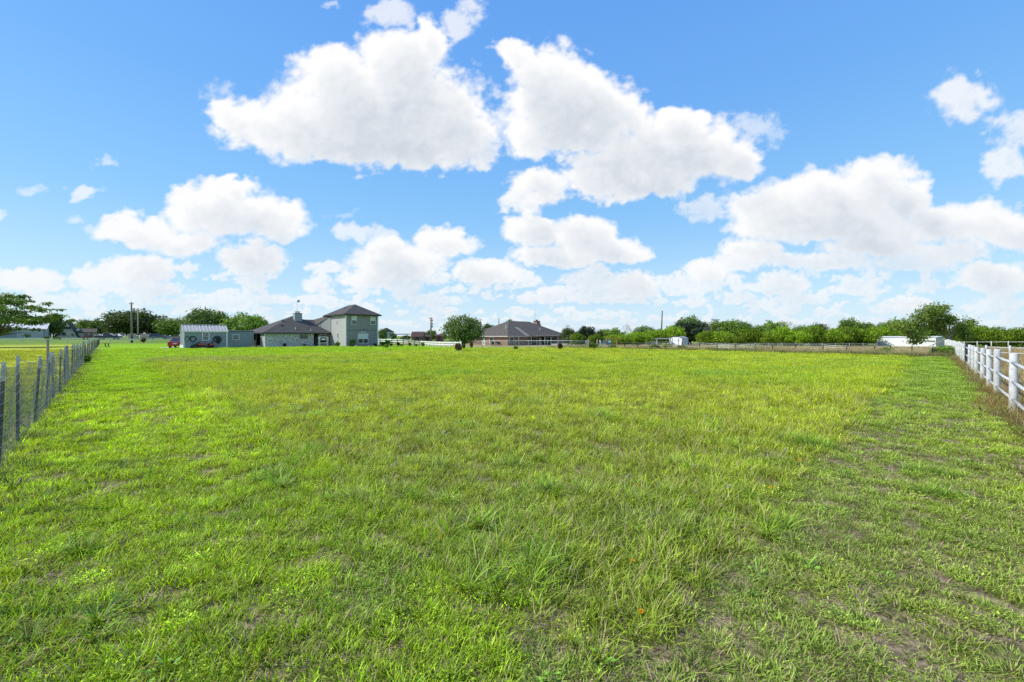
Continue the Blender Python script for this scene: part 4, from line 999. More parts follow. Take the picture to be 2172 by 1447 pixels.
def wire_fence():
    r = thing('wire_fence', (0, 0, 0), 0, 'welded wire mesh fence on grey steel T-posts, running away down the left of the field', 'fence')
    g = np.random.default_rng(3); s = 20.4 - 4.64; i = 0; spots = [q - 4.64 for q in (.4, 2.4, 4.4, 6.5, 8.45, 10.07, 12.2, 14.3, 16.05, 18.3)]
    while s < 118:
        spots.append(s); s += (2.05 if s < 60 else 2.6) * g.uniform(.86, 1.12)
    b0 = -.99; tops = []
    for i, s in enumerate(spots):
        p = uv(s + 4.64 + 4.9 - 4.9, b0); z0 = float(gz(p.x, p.y)); h = 1.36 + g.normal(0, .035)
        ln = Vector((g.normal(0, .028), g.normal(0, .02), 0))
        if i in (4, 6, 7): ln = Vector((V[0], V[1], 0)) * (.05, .0, .055, .05)[i - 4] if i != 4 else Vector((V[0], V[1], 0)) * .03
        if i == 5: ln = Vector((0, 0, 0))
        tp = Vector((p.x + ln.x*h, p.y + ln.y*h, z0 + h)); tops.append((Vector((p.x, p.y, z0)), tp))
        mb = MB(); wood = (i % 7 == 4 and i > 6)
        if wood:
            mb.tube([(p.x, p.y, z0 - .2), tuple((Vector((p.x, p.y, z0)) + tp) / 2), tuple(tp)], [.044, .042, .038], 8); o = mb.build('post', WOODG, r); o['label'] = 'weathered wooden post'
            continue
        w = .0168
        # T section: flange, web, and the studs along the face
        d = (tp - Vector((p.x, p.y, z0)))
        def sec(z, dx, dy): q = Vector((p.x, p.y, z0)) + d * (z / h); return (q.x + dx*V[0] + dy*U[0], q.y + dx*V[1] + dy*U[1], q.z)
        for x0, x1, y0, y1 in ((-w*1.1, w*1.1, -.007, .003), (-.004, .004, .003, .036)):
            q0 = [sec(-.2, x0, y0), sec(-.2, x1, y0), sec(-.2, x1, y1), sec(-.2, x0, y1)]; q1 = [sec(h, x0, y0), sec(h, x1, y0), sec(h, x1, y1), sec(h, x0, y1)]
            qm = [sec(h*.82, x0, y0), sec(h*.82, x1, y0), sec(h*.82, x1, y1), sec(h*.82, x0, y1)]
            mb.add(q0 + qm, [(0, 1, 5, 4), (1, 2, 6, 5), (2, 3, 7, 6), (3, 0, 4, 7)]); mb.add(qm + q1, [(0, 1, 5, 4), (1, 2, 6, 5), (2, 3, 7, 6), (3, 0, 4, 7), (4, 5, 6, 7)], 1)
        if s < 18:
            for z in np.arange(.1, h*.98, .055):
                a = [sec(z, -.010, -.007), sec(z, .010, -.007), sec(z + .022, .010, -.007), sec(z + .022, -.010, -.007)]; bb = [sec(z + .004, -.007, -.020), sec(z + .004, .007, -.020), sec(z + .016, .007, -.020), sec(z + .016, -.007, -.020)]
                mb.add(a + bb, [(0, 1, 5, 4), (1, 2, 6, 5), (2, 3, 7, 6), (3, 0, 4, 7), (4, 5, 6, 7)], 0 if z < h*.82 else 1)
        mb.build('post', [STEEL, STEELW], r)
    # the mesh: sagging horizontal wires and close upright wires, real thin strands
    def along(s, f):
        k = int(np.clip(np.searchsorted(spots, s) - 1, 0, len(spots) - 2)); t = (s - spots[k]) / (spots[k+1] - spots[k])
        a = tops[k][0].lerp(tops[k][1], f); b = tops[k+1][0].lerp(tops[k+1][1], f); q = a.lerp(b, t)
        q.z -= .05 * math.sin(math.pi * t) * f; q += Vector((-V[0], -V[1], 0)) * (-.03 + .012*math.sin(s*5 + f*7)); return q
    mb = MB(); send = spots[-1] - .01
    for f in (.03, .12, .21, .31, .41, .52, .63, .74, .85, .95):
        pts = [along(s, f) for s in list(np.arange(spots[0], 26, .42)) + list(np.arange(26, send, 1.3))]
        mb.tube(pts, .0022 if f < .9 else .0028, 3, cap=False)
    for s in list(np.arange(spots[0], 12, .055)) + list(np.arange(12, 30, .11)) + list(np.arange(30, 70, .3)):
        mb.tube([along(s, .02), along(s, .5), along(s, .955)], .0014 if s < 12 else .002, 3, cap=False)
    mb.build('wire_mesh', WIRE, r)
wire_fence()

def pipe_fence():
    r = thing('pipe_fence', (0, 0, 0), 0, 'chalky white pipe fence with three round rails along the right edge of the field', 'fence')
    g = np.random.default_rng(8); a0 = -1.22; s = -1.2; sp = []
    while s < 92: sp.append(s); s += (2.62 if s < 40 else 3.1) * g.uniform(.96, 1.05)
    hs = []
    sp = [11.4, 14.3, 17.7, 20.0, 22.6, 25.6, 27.9, 30.6, 33.3]
    sp = [-3, -.4, 2.2, 4.8, 6.9, 9.1] + sp + [33.3 + 2.9*i for i in range(1, 22)]
    k0 = min(range(len(sp)), key=lambda i: abs(sp[i] - 14.25)); off = 0
    sp = [q + off for q in sp]
    for i, s in enumerate(sp):
        p = uv(a0, s); z0 = float(gz(p.x, p.y)); h = 1.27 + g.normal(0, .03); hs.append((p, z0, h)); rr = .067 if s < 40 else .07
        dark = abs(s - 33.3) < .4
        mb = MB(); mb.lathe([(rr*1.02, -.3), (rr, .02), (rr, h*.55), (rr*.99, h - .018), (rr*.88, h)], (0, 0, 0), 16 if s < 30 else 10)
        o = mb.build('post', STEEL if dark else WHITEP, r, True, Matrix.Translation((p.x, p.y, z0)) @ Matrix.Rotation(g.normal(0, .012), 4, 'X') @ Matrix.Rotation(g.normal(0, .012), 4, 'Y'))
        if dark: o['label'] = 'dark unpainted post'
    for f, nm in ((.845, 'rail'), (.53, 'rail'), (.235, 'rail')):
        mb = MB()
        for i in range(len(sp) - 1):
            (p, z, h), (q, z2, h2) = hs[i], hs[i+1]
            d = (q - p).normalized(); sd = Vector((d.y, -d.x, 0)) * .0
            A = Vector((p.x, p.y, z + h*f)) + d*.05 + sd; B = Vector((q.x, q.y, z2 + h2*f)) - d*.05 + sd
            mb.tube([A, (A + B)/2 + Vector((0, 0, -.012)), B], .031, 8 if sp[i] > 25 else 12)
        mb.build(nm, WHITEP, r, True)
pipe_fence()

def post_rail(name, label, pts, n, h, rails, pr, rr, mat, cat='fence', sink=.2, square=False, group=None, cap=False):
    """posts between the points of a polyline with round or flat rails"""
    r = thing(name, (0, 0, 0), 0, label, cat, group); P = [Vector((p[0], p[1], 0)) for p in pts]
    ln = [(P[i+1] - P[i]).length for i in range(len(P) - 1)]; tot = sum(ln); W = []
    for k in range(n + 1):
        d = tot * k / n; i = 0
        while i < len(ln) - 1 and d > ln[i]: d -= ln[i]; i += 1
        q = P[i].lerp(P[i+1], min(1, d / ln[i])); q.z = float(gz(q.x, q.y)); W.append(q)
    for q in W:
        mb = MB()
        if square:
            mb.bbox(-pr, pr, -pr, pr, -sink, h, pr*.25)
            if cap: mb.add([(-pr*1.25, -pr*1.25, h), (pr*1.25, -pr*1.25, h), (pr*1.25, pr*1.25, h), (-pr*1.25, pr*1.25, h), (0, 0, h + pr*1.1)], [(0, 1, 4), (1, 2, 4), (2, 3, 4), (3, 0, 4), (3, 2, 1, 0)])
        else: mb.lathe([(pr, -sink), (pr, h - .02), (pr*.8, h)], (0, 0, 0), 8)
        dd = (P[-1] - P[0]); mb.build('post', mat, r, not square, Matrix.Translation(q) @ Matrix.Rotation(math.atan2(dd.y, dd.x), 4, 'Z'))
    for z, hh in rails:
        mb = MB()
        for a, b in zip(W[:-1], W[1:]):
            if square:
                d = (b - a); M = Matrix.Translation(a + Vector((0, 0, z))) @ Matrix.Rotation(math.atan2(d.y, d.x), 4, 'Z'); e = pr * 1.02
                mb.box(e, d.length - e, -rr, rr, -hh/2, hh/2, 0, M @ Matrix.Rotation(-math.atan2(d.z, math.hypot(d.x, d.y)), 4, 'Y'))
            else: mb.tube([a + Vector((0, 0, z)), b + Vector((0, 0, z))], rr, 7)
        mb.build('rail', mat, r, not square)
    return r, W
VINYL = pm('white_vinyl', (.82, .83, .84), .35, .05, 3)
RAILGREY = pm('pale_rail_paint', (.62, .64, .64), .6, .15, 4, dirt=((.4, .38, .33), .5))
TAN = pm('tan_cedar_wood', (.40, .30, .19), .85, .3, 4, dirt=((.2, .15, .1), .5), stretch=(3, 3, .8))
post_rail('rail_fence', 'long white two rail fence along the road on the left', [(-148, 100), (-80.5, 118), (-58, 124)], 20, 1.2, ((1.12, .14), (.62, .14)), .085, .03, RAILGREY, square=True)
post_rail('vinyl_fence', 'bright white vinyl two rail fence between the tower house and the round oak', [at(978, 67).xy, at(940, 71).xy, at(902, 78).xy, at(798, 96).xy], 22, 1.05, ((.92, .17), (.55, .17)), .06, .022, VINYL, square=True, cap=True)
post_rail('wooden_fence', 'tan wooden ranch fence along the garden bed right of the tower', [at(806, 73).xy, at(890, 78).xy], 7, 1.15, ((.98, .13), (.62, .13), (.28, .13)), .07, .025, TAN, square=True)
post_rail('back_rail_fence', 'white three rail fence at the back beyond the blue playset', [at(1243, 92).xy, at(1392, 96).xy], 9, 1.25, ((1.15, .15), (.75, .15), (.35, .15)), .065, .025, VINYL, square=True)
post_rail('back_rail_fence', 'white rail fence half hidden under the bushes right of the storage shed', [at(1463, 93).xy, at(1665, 89).xy, at(1860, 87).xy], 14, .85, ((.72, .08), (.4, .08)), .05, .02, pm('dull_rail_paint', (.40, .41, .39), .7, .25, 4), square=True)
post_rail('paddock_fence', 'white pipe rails crossing the dry paddock just beyond the right fence', [at(2092, 33).xy, at(2182, 30).xy, at(2330, 26).xy], 4, .98, ((.82, .1), (.42, .1)), .07, .035, WHITEP)
post_rail('paddock_fence', 'thin white rail at the far side of the dry paddock under the hedge', [at(2020, 66).xy, at(2130, 56).xy, at(2260, 50).xy], 6, 1.05, ((.95, .1),), .06, .03, WHITEP)

def cross_fence():
    r = thing('barbed_fence', (0, 0, 0), 0, 'barbed wire cross fence on thin steel posts in front of the dry grass', 'fence'); W = []
    g = np.random.default_rng(9)
    for px, py in ((2026, 757.5), (1978, 756.5), (1934, 754.5), (1889, 752.4), (1855, 752.0), (1796, 751.7), (1747, 750), (1688, 748.6), (1639, 748), (1602, 747.4), (1560, 746), (1522, 744.9), (1484, 744), (1446, 743.3), (1412, 742.5), (1378, 741.8), (1352, 741.4), (1325, 741.1), (1290, 740.8), (1252, 740.5)):
        Y = 1493 / (py - HY) * 1.0; p = at(px, Y); p.z = float(gz(p.x, p.y)); h = (.95 if px > 1500 else 1.05) + g.normal(0, .05); W.append((p, h)); mb = MB()
        mb.box(-.036, .036, -.005, .005, -.2, h*.84); mb.box(-.036, .036, -.005, .005, h*.84, h, 1); mb.box(-.005, .005, .005, .05, -.2, h, 0)
        mb.build('post', [STEEL, STEELW], r, False, Matrix.Translation(p) @ Matrix.Rotation(ROT + math.pi/2, 4, 'Z') @ Matrix.Rotation(g.normal(0, .03), 4, 'Y'))
    mb = MB()
    for f in (.3, .5, .7, .9):
        pts = [p + Vector((0, 0, h*f)) for p, h in W]; full = []
        for a, b in zip(pts[:-1], pts[1:]): full += [a, (a + b)/2 + Vector((0, 0, -.03))]
        mb.tube(full + [pts[-1]], .006, 3, cap=False)
    mb.build('wire', WIRE, r)
cross_fence()

def chain_link():
    r = thing('chain_link_fence', (0, 0, 0), 0, 'low chain link fence with pipe top rail in front of the brick house', 'fence')
    m = bpy.data.materials.new('chain_link_wire'); MATS['chain_link_wire'] = m
    W = []
    for px, py in ((1002, 735.2), (1024, 735.4), (1042, 735.8), (1074, 736.6), (1094, 737.6), (1121, 738.2), (1139, 738.7), (1161, 739.2), (1184, 739.7), (1211, 740.2), (1245, 740.8)):
        Y = 1493 / (py - HY); p = at(px, Y); p.z = float(gz(p.x, p.y)); W.append(p); mb = MB(); h = 1.14
        mb.lathe([(.032, -.2), (.032, h), (.03, h + .03), (.006, h + .06)], (0, 0, 0), 8); mb.build('post', GALV, r, True, Matrix.Translation(p))
    mb = MB(); mb.tube([p + Vector((0, 0, 1.12)) for p in W], .022, 7); mb.build('top_rail', GALV, r, True)
    mb = MB()
    for a, b in zip(W[:-1], W[1:]):
        n = max(2, int((b - a).length / .16)); H = 1.08
        for i in range(-7, n):
            for sg in (1, -1):
                pts = []
                t0, t1 = i / n, (i + H/.16) / n; z0, z1 = (.02, H) if sg > 0 else (H, .02)
                if t0 < 0: z0 += (z1 - z0) * (0 - t0) / (t1 - t0); t0 = 0
                if t1 > 1: z1 = z0 + (z1 - z0) * (1 - t0) / (t1 - t0); t1 = 1
                if t1 <= t0: continue
                mb.tube([a.lerp(b, t0) + Vector((0, 0, z0)), a.lerp(b, t1) + Vector((0, 0, z1))], .0035, 3, cap=False)
    mb.build('mesh', WIRE, r)
chain_link()

# gate posts and pen at the end of the chain link fence
for px, py, h, lb in ((1245.5, 740.8, 1.25, 'pale square corner post where the chain link meets the wire fence'), (1267, 735.0, 1.45, 'grey wooden post left of the blue playset'), (1273, 734.6, 1.35, 'pale wooden post close to the blue playset')):
    Y = 1493 / (py - HY) if px < 1260 else 72
    p = at(px + (3 if px < 1250 else 0), Y); mb = MB(); mb.bbox(-.1, .1, -.1, .1, -.25, h, .02); o = mb.build('fence_post', WOODG if px < 1270 else RAILGREY, None); o.location = p; o.rotation_euler.z = ROT; tag(o, lb, 'post')
p = at(101, 24); mb = MB(); mb.tube([(0, 0, -.3), (.01, 0, .8), (0, .01, 1.5)], [.062, .058, .055], 9); o = mb.build('fence_post', WOODG); o.location = Vector((p.x, p.y, float(gz(p.x, p.y)))); tag(o, 'tall brown wooden post standing alone behind the wire fence', 'post')

# ================================================================== ROAD
def road():
    mb = MB(); pts = []
    d = Vector((67.5, 18, 0)).normalized(); n = Vector((-d.y, d.x, 0)); c0 = Vector((-148, 100, 0)) + n * 13.0
    xs = np.linspace(-200, 150, 71); vs = []
    for s in xs:
        for w in (-3.2, -1.6, 0, 1.6, 3.2):
            q = c0 + d*s + n*w; vs.append((q.x, q.y, float(ground_z(q.x, q.y)) + .03))
    fs = [(i*5+j, i*5+j+1, (i+1)*5+j+1, (i+1)*5+j) for i in range(len(xs)-1) for j in range(4)]
    mb.add(vs, fs); o = mb.build('road', pm('asphalt', (.15, .145, .14), .9, .25, .8, bump=.3), None, True); tag(o, kind='structure')
    return c0, d, n
RC0, RD, RN = road()
def roadpt(px, off):
    """point on a line parallel to the road, 'off' metres from its centre, seen in photo column px"""
    t = (px - CX) / F; o = RC0 + RN*off; s = (o.x - t*o.y) / (t*RD.y - RD.x); q = o + RD*s; q.z = float(ground_z(q.x, q.y)); return q
RA = math.atan2(RD.y, RD.x)

# ================================================================== BUILDINGS (local x along v, local y along u, away from the camera)
BLUE = plank_mat('grey_blue_siding', (.23, .275, .31), .2, .28, 0, .65, .06)
STUCCO = plank_mat('sage_grey_siding_shaded', (.215, .217, .226), .4, .14, 0, .75, .05)  # shaded copy of the siding, shade put into a darker colour
STUCCO_LIT = plank_mat('sage_grey_siding_lit', (.41, .40, .385), .4, .12, 1, .75, .05)  # sunlit copy of the same siding, light put into a paler colour
TRIM = pm('white_trim', (.72, .74, .75), .5, .06, 3)
DARKTRIM = pm('dark_fascia', (.035, .032, .032), .6, .2, 4)
SHINGLE = shingle_mat('dark_shingles', (.080, .077, .070))
SHINGLE2 = shingle_mat('brown_grey_shingles', (.105, .092, .078))
GLASS = glass_mat(); DARK = pm('dark_interior', (.012, .012, .013), .9, .3, 2)
METALROOF = pm('pale_metal_roof', (.66, .645, .62), .6, .10, 1.5, 0)
CONC = pm('concrete', (.42, .40, .36), .9, .15, 3)
BLIND = pm('window_blind', (.55, .58, .58), .7, .1, 3)

def window(parent, name, x0, x1, z0, z1, y, mat=TRIM, fr=.07, cols=2, rows=2, axis='x', glass=GLASS, depth=.05, blind=None, mul=.022, sgn=-1):
    """framed window standing proud of a wall lying at local y (axis x) or local x (axis y); panes with muntins"""
    def B(mb, a0, a1, b0, b1, d0, d1, mi=0):
        d0, d1 = sorted((y + sgn*d0, y + sgn*d1))
        mb.box(a0, a1, d0, d1, b0, b1, mi) if axis == 'x' else mb.box(d0, d1, a0, a1, b0, b1, mi)
    mb = MB()
    B(mb, x0 - fr, x0, z0 - fr, z1 + fr, -.02, depth); B(mb, x1, x1 + fr, z0 - fr, z1 + fr, -.02, depth); B(mb, x0, x1, z1, z1 + fr, -.02, depth); B(mb, x0, x1, z0 - fr, z0, -.02, depth + .02)
    w = mb.build(name, mat, parent)
    mb = MB()
    for i in range(1, cols): c = x0 + (x1 - x0)*i/cols; B(mb, c - mul/2, c + mul/2, z0, z1, .0, .024)
    for i in range(1, rows): c = z0 + (z1 - z0)*i/rows; t = mul*(1.6 if rows % 2 == 0 and i == rows//2 else 1); B(mb, x0, x1, c - t/2, c + t/2, .002, .027)
    if mb.v: mb.build('muntins', mat, w)
    mb = MB(); B(mb, x0, x1, z0, z1, -.03, .012); mb.build('pane', glass, w)
    if blind: mb = MB(); B(mb, x0 + .01, x1 - .01, z0 + (z1 - z0)*blind, z1 - .01, .013, .018); mb.build('blind', BLIND, w)
    return w

def solid_walls(mb, x0, x1, y0, y1, z0, z1, mi=0): return mb.box(x0, x1, y0, y1, z0, z1, mi)
def hip_roof(mb, x0, x1, y0, y1, ze, zr, ov=.4, mi=0, fascia=.16, fm=1, ridge=None):
    """hip roof over a rectangle; ridge along the longer side"""
    X0, X1, Y0, Y1 = x0 - ov, x1 + ov, y0 - ov, y1 + ov; w, d = X1 - X0, Y1 - Y0; h = min(w, d)/2
    if w >= d: a, b = (X0 + h, (Y0 + Y1)/2, zr), (X1 - h, (Y0 + Y1)/2, zr)
    else: a, b = ((X0 + X1)/2, Y0 + h, zr), ((X0 + X1)/2, Y1 - h, zr)
    c = [(X0, Y0, ze), (X1, Y0, ze), (X1, Y1, ze), (X0, Y1, ze)]
    if w >= d: fs = [[c[0], c[1], b, a], [c[1], c[2], b], [c[2], c[3], a, b], [c[3], c[0], a]]
    else: fs = [[c[0], c[1], a], [c[1], c[2], b, a], [c[2], c[3], b], [c[3], c[0], a, b]]
    for f in fs: mb.quad(f, mi)
    mb.box(X0 + .02, X1 - .02, Y0 + .02, Y1 - .02, ze - fascia, ze - .004, fm)
    return c, a, b

# ---------- the tower house
def tower_house():
    O = Vector((-26.3, 65.5, 0)); r = thing('tower_house', O, ROT, 'grey house with a two storey tower, pale brick wing and dark shingle roofs', 'house')
    # tower: x 0..5.4, y 0..8
    mb = MB(); mb.box(0, 5.4, 0, 8, -.1, 5.12); mb.box(-.004, 5.404, -.006, .0, 2.62, 2.68, 1)
    tw = mb.build('tower_wall', [STUCCO, DARKTRIM], r)
    mb = MB(); mb.box(-.012, -.002, .1, 8, -.1, 5.1); mb.build('side_wall', STUCCO_LIT, r)  # thin paler sheet over the left face, sunlight put into its colour
    mb = MB()
    for x in (0, 5.4): mb.box(x - .07 if x == 0 else x - .10, x + .10 if x == 0 else x + .07, -.03, .09, -.05, 5.0)
    mb.build('corner_board', TRIM, r)
    mb = MB(); hip_roof(mb, 0, 5.4, 0, 8, 5.2, 7.0, .48); mb.box(1.55, 1.85, 4.3, 4.6, 6.35, 6.52, 1)
    mb.build('tower_roof', [SHINGLE, DARKTRIM], r)
    for x in (.98, 4.12): window(r, 'window', x, x + .78, 3.62, 4.88, 0, cols=1, rows=2, blind=.5, fr=.05)
    w = window(r, 'window', 2.0, 2.78, .55, 2.05, 0, cols=1, rows=2, fr=.05, blind=.45); w2 = window(r, 'window', 2.86, 3.64, .55, 2.05, 0, cols=1, rows=2, fr=.05, blind=.45)
    mb = MB()      # pale arched hood over the double window
    pts = [(2.0, 2.14), (3.64, 2.14), (3.64, 2.22), (3.36, 2.36), (3.16, 2.44), (3.16, 2.56), (2.48, 2.56), (2.48, 2.44), (2.28, 2.36), (2.0, 2.22)]
    mb.prof(pts, -.06, -.006, 0, 'y'); mb.build('arch_hood', pm('pale_hood', (.31, .33, .33), .6, .1, 4), r)
    mb = MB(); mb.box(2.86, 3.02, -.09, -.006, 2.76, 2.86); mb.box(2.9, 2.98, -.14, -.09, 2.74, 2.82); mb.build('flood_light', DARKTRIM, r)
    for z0, z1 in ((.62, 1.15), (1.3, 2.15)): window(r, 'window', 2.9, 3.22, z0, z1, -.014, TRIM, .05, 1, 1, 'y', depth=.03)
    window(r, 'window', 3.3, 3.5, 3.65, 4.2, -.014, TRIM, .03, 1, 1, 'y', depth=.03); mb = MB(); mb.box(-.06, -.014, 3.38, 3.44, 4.3, 4.95); mb.build('vent_pipe', TRIM, r)
    # ---- brick wing. C is the near left eave corner; wing frame: x to the right (v), y away (u)
    q = Vector((-37.6, 62.4, 0)) - O; cx, cyy = q.x*V[0] + q.y*V[1], q.x*U[0] + q.y*U[1]      # local position of C
    BR = brick_mat('painted_pale_brick', (.62, .62, .61), (.44, .46, .48), (.50, .51, .52), 1.0, blotch=((.15, .175, .215), 4.6, .8))
    ze, pitch = 2.24, .49
    mb = MB(); mb.box(cx + .4, cx + 7.5, cyy + .42, cyy + 3.0, -.05, 2.42); mb.build('brick_wall', BR, r)
    mb = MB(); mb.box(cx + 3.2, cx + 11.4, cyy + 3.0, cyy + 11.5, -.05, 2.42); mb.build('rear_wall', STUCCO, r)
    mb = MB(); mb.box(cx + .385, cx + .399, cyy + .44, cyy + 2.99, -.05, 2.3); mb.box(cx + .36, cx + .46, cyy + .38, cyy + .5, -.05, 2.25, 1); mb.build('gable_side', [STUCCO_LIT, TRIM], r)  # left side of the wing wears the sunlit siding colour
    # main roof: pyramid 12 x 12 meeting a lower wing roof on the same front plane
    S = 6.0; P = (cx + 6, cyy + 6, ze + S*pitch); rz = ze + 4.7*pitch
    mb = MB()
    A0, A1, A2, A3 = (cx, cyy, ze), (cx + 12, cyy, ze), (cx + 12, cyy + 12, ze), (cx, cyy + 12, ze)
    Rj = (cx + 7.3, cyy + 4.7, rz)
    mb.quad([A0, (cx + 10.2, cyy, ze), (cx + 10.2, cyy + 4.7, rz), Rj, P]); mb.quad([A0, P, A3]); mb.quad([A3, P, (cx + 12, cyy + 12, ze)]); mb.quad([P, Rj, (cx + 10.8, cyy + 8.2, ze + .9), A2])
    mb.quad([Rj, (cx + 18, cyy + 4.7, rz), (cx + 18, cyy + 9.4, ze), (cx + 12, cyy + 9.4, ze)])
    mb.quad([(cx + 10.25, cyy + 2.5, ze + 2.5*pitch), (cx + 18, cyy + 2.5, ze + 2.5*pitch), (cx + 18, cyy + 4.7, rz), (cx + 10.2, cyy + 4.7, rz)])
    mb.box(cx + .02, cx + 10.19, cyy + .02, cyy + .14, ze - .17, ze - .006, 1); mb.box(cx + .02, cx + .14, cyy + .15, cyy + 11.98, ze - .17, ze - .006, 1)
    mb.box(cx + .15, cx + 11.9, cyy + .15, cyy + 11.9, ze - .10, ze - .08, 1)
    for dx, dy in ((3.1, 2.2), (3.7, 3.8), (9.6, 4.1)): mb.box(cx + dx, cx + dx + .34, cyy + dy, cyy + dy + .22, ze + dy*pitch - .05, ze + dy*pitch + .17, 1)
    mb.build('main_roof', [SHINGLE, DARKTRIM], r)
    mb = MB()
    for dx, dy, h in ((4.9, 1.0, .42), (7.1, .6, .36)): z = ze + dy*pitch; mb.tube([(cx + dx, cyy + dy, z - .1), (cx + dx, cyy + dy, z + h)], .05, 7)
    mb.build('vent_pipe', TRIM, r)
    # chimney
    mb = MB(); mb.bbox(cx + 5.70, cx + 6.85, cyy + 4.0, cyy + 5.0, 3.9, 5.50, .02); mb.box(cx + 5.66, cx + 6.89, cyy + 3.95, cyy + 5.05, 5.50, 5.57, 0)
    ch = mb.build('chimney', plank_mat('chimney_siding', (.30, .335, .36), .25, .22, 0, .7, .06), r)
    mb = MB(); mb.box(cx + 6.0, cx + 6.55, cyy + 4.2, cyy + 4.8, 5.57, 5.69); mb.box(cx + 5.95, cx + 6.6, cyy + 4.12, cyy + 4.88, 5.82, 5.87)
    for a, b in ((6.0, 4.2), (6.51, 4.2), (6.0, 4.76), (6.51, 4.76)): mb.box(cx + a, cx + a + .04, cyy + b, cyy + b + .04, 5.69, 5.82)
    mb.build('flue_cap', DARKTRIM, ch)
    mb = MB(); mb.tube([(cx + 6.2, cyy + 4.5, 5.87), (cx + 6.2, cyy + 4.5, 7.55)], .03, 6); mb.tube([(cx + 6.2, cyy + 4.5, 7.5), (cx + 6.36, cyy + 4.45, 7.6)], .025, 5); mb.lathe([(.02, -.04), (.20, .0), (.24, .03), (.22, .05), (.02, .02)], (cx + 6.42, cyy + 4.42, 7.62), 12, 0, 'y')
    mb.build('antenna', GALV, ch)
    # window of the brick wing, breakfast nook with its own small hip roof
    window(r, 'window', cx + 5.35, cx + 6.55, 1.28, 2.0, cyy + .42, pm('grey_trim', (.42, .44, .45), .6, .1, 4), .05, 2, 1)
    mb = MB(); mb.box(cx + 7.5, cx + 11.2, cyy + 2.6, cyy + 3.2, -.05, 2.42); mb.box(cx + 8.5, cx + 10.1, cyy + .9, cyy + 2.6, -.05, 2.3); mb.build('nook_wall', STUCCO_LIT, r)
    window(r, 'window', cx + 7.62, cx + 8.42, .35, 2.1, cyy + 2.6, STUCCO, .04, 1, 3); window(r, 'window', cx + 8.75, cx + 9.5, .75, 2.0, cyy + .9, TRIM, .05, 3, 3); window(r, 'window', cx + 9.75, cx + 10.0, .75, 2.0, cyy + .9, TRIM, .04, 1, 3)
    mb = MB(); a = (cx + 9.2, cyy + 2.4, ze + 1.1); e = [(cx + 7.9, cyy + .5, ze + .05), (cx + 10.25, cyy + .5, ze + .05), (cx + 10.25, cyy + 2.6, ze + .9), (cx + 7.9, cyy + 2.6, ze + .75)]
    mb.quad([e[0], e[1], a]); mb.quad([e[1], e[2], a]); mb.quad([e[3], e[0], a]); mb.box(cx + 7.92, cx + 10.2, cyy + .52, cyy + .62, ze - .1, ze + .044, 1); mb.build('nook_roof', [SHINGLE, DARKTRIM], r)
    # lit shed-roof return leaning on the tower
    mb = MB(); z1, z2 = ze + 1.35, ze + 2.7
    mb.slab([(cx + 8.6, cyy + 2.7, z1), (cx + 10.18, cyy + .2, z2 + .12), (cx + 10.18, cyy + 2.2, z2 + .22), (cx + 8.9, cyy + 4.6, z1 + .95)], (-.4, -.2, 1), .12, 0); mb.build('return_roof', SHINGLE2, r)
    mb = MB(); mb.quad([(cx + 8.75, cyy + 2.66, z1 - .2), (cx + 10.17, cyy + .24, ze), (cx + 10.17, cyy + .24, z2), (cx + 8.75, cyy + 2.66, z1)]); mb.build('return_wall', STUCCO_LIT, r)
    # carport porch on the left end
    for dy in (5.2, 8.4, 11.6): mb = MB(); mb.box(cx + .28, cx + .42, cyy + dy - .07, cyy + dy + .07, -.05, ze - .18); mb.build('porch_post', WOODG, r)
    mb = MB(); mb.box(cx + .1, cx + 3.2, cyy + 3.05, cyy + 11.9, -.02, .06); mb.box(cx + 3.12, cx + 3.19, cyy + 3.1, cyy + 11.4, .06, 2.1, 1); mb.build('porch_floor', [CONC, DARK], r)  # dark panel on the back wall, porch shade in its colour
    mb = MB(); mb.box(cx + .2, cx + 3.15, cyy + 11.42, cyy + 11.5, .06, 2.1); mb.box(cx + .28, cx + .36, cyy + 5.35, cyy + 11.4, .06, 1.0); mb.build('porch_shade_panel', DARK, r)  # added dark panels, shade inside the porch put into their colour
    mb = MB(); mb.box(cx + 3.03, cx + 3.11, cyy + 4.6, cyy + 5.5, .9, 1.9); mb.build('porch_window', TRIM, r)
    mb = MB(); mb.box(cx + .4, 5.6, cyy + .05, cyy + .36, -.02, .07); mb.box(-2.5, 5.6, -.55, -.02, -.02, .06); mb.build('flower_bed_edge', CONC, r)
    return O, r, cx, cyy
TH_O, TH, TCX, TCY = tower_house()
def th(x, y, z=0): return TH_O + Vector((x*V[0] + y*U[0], x*V[1] + y*U[1], z))

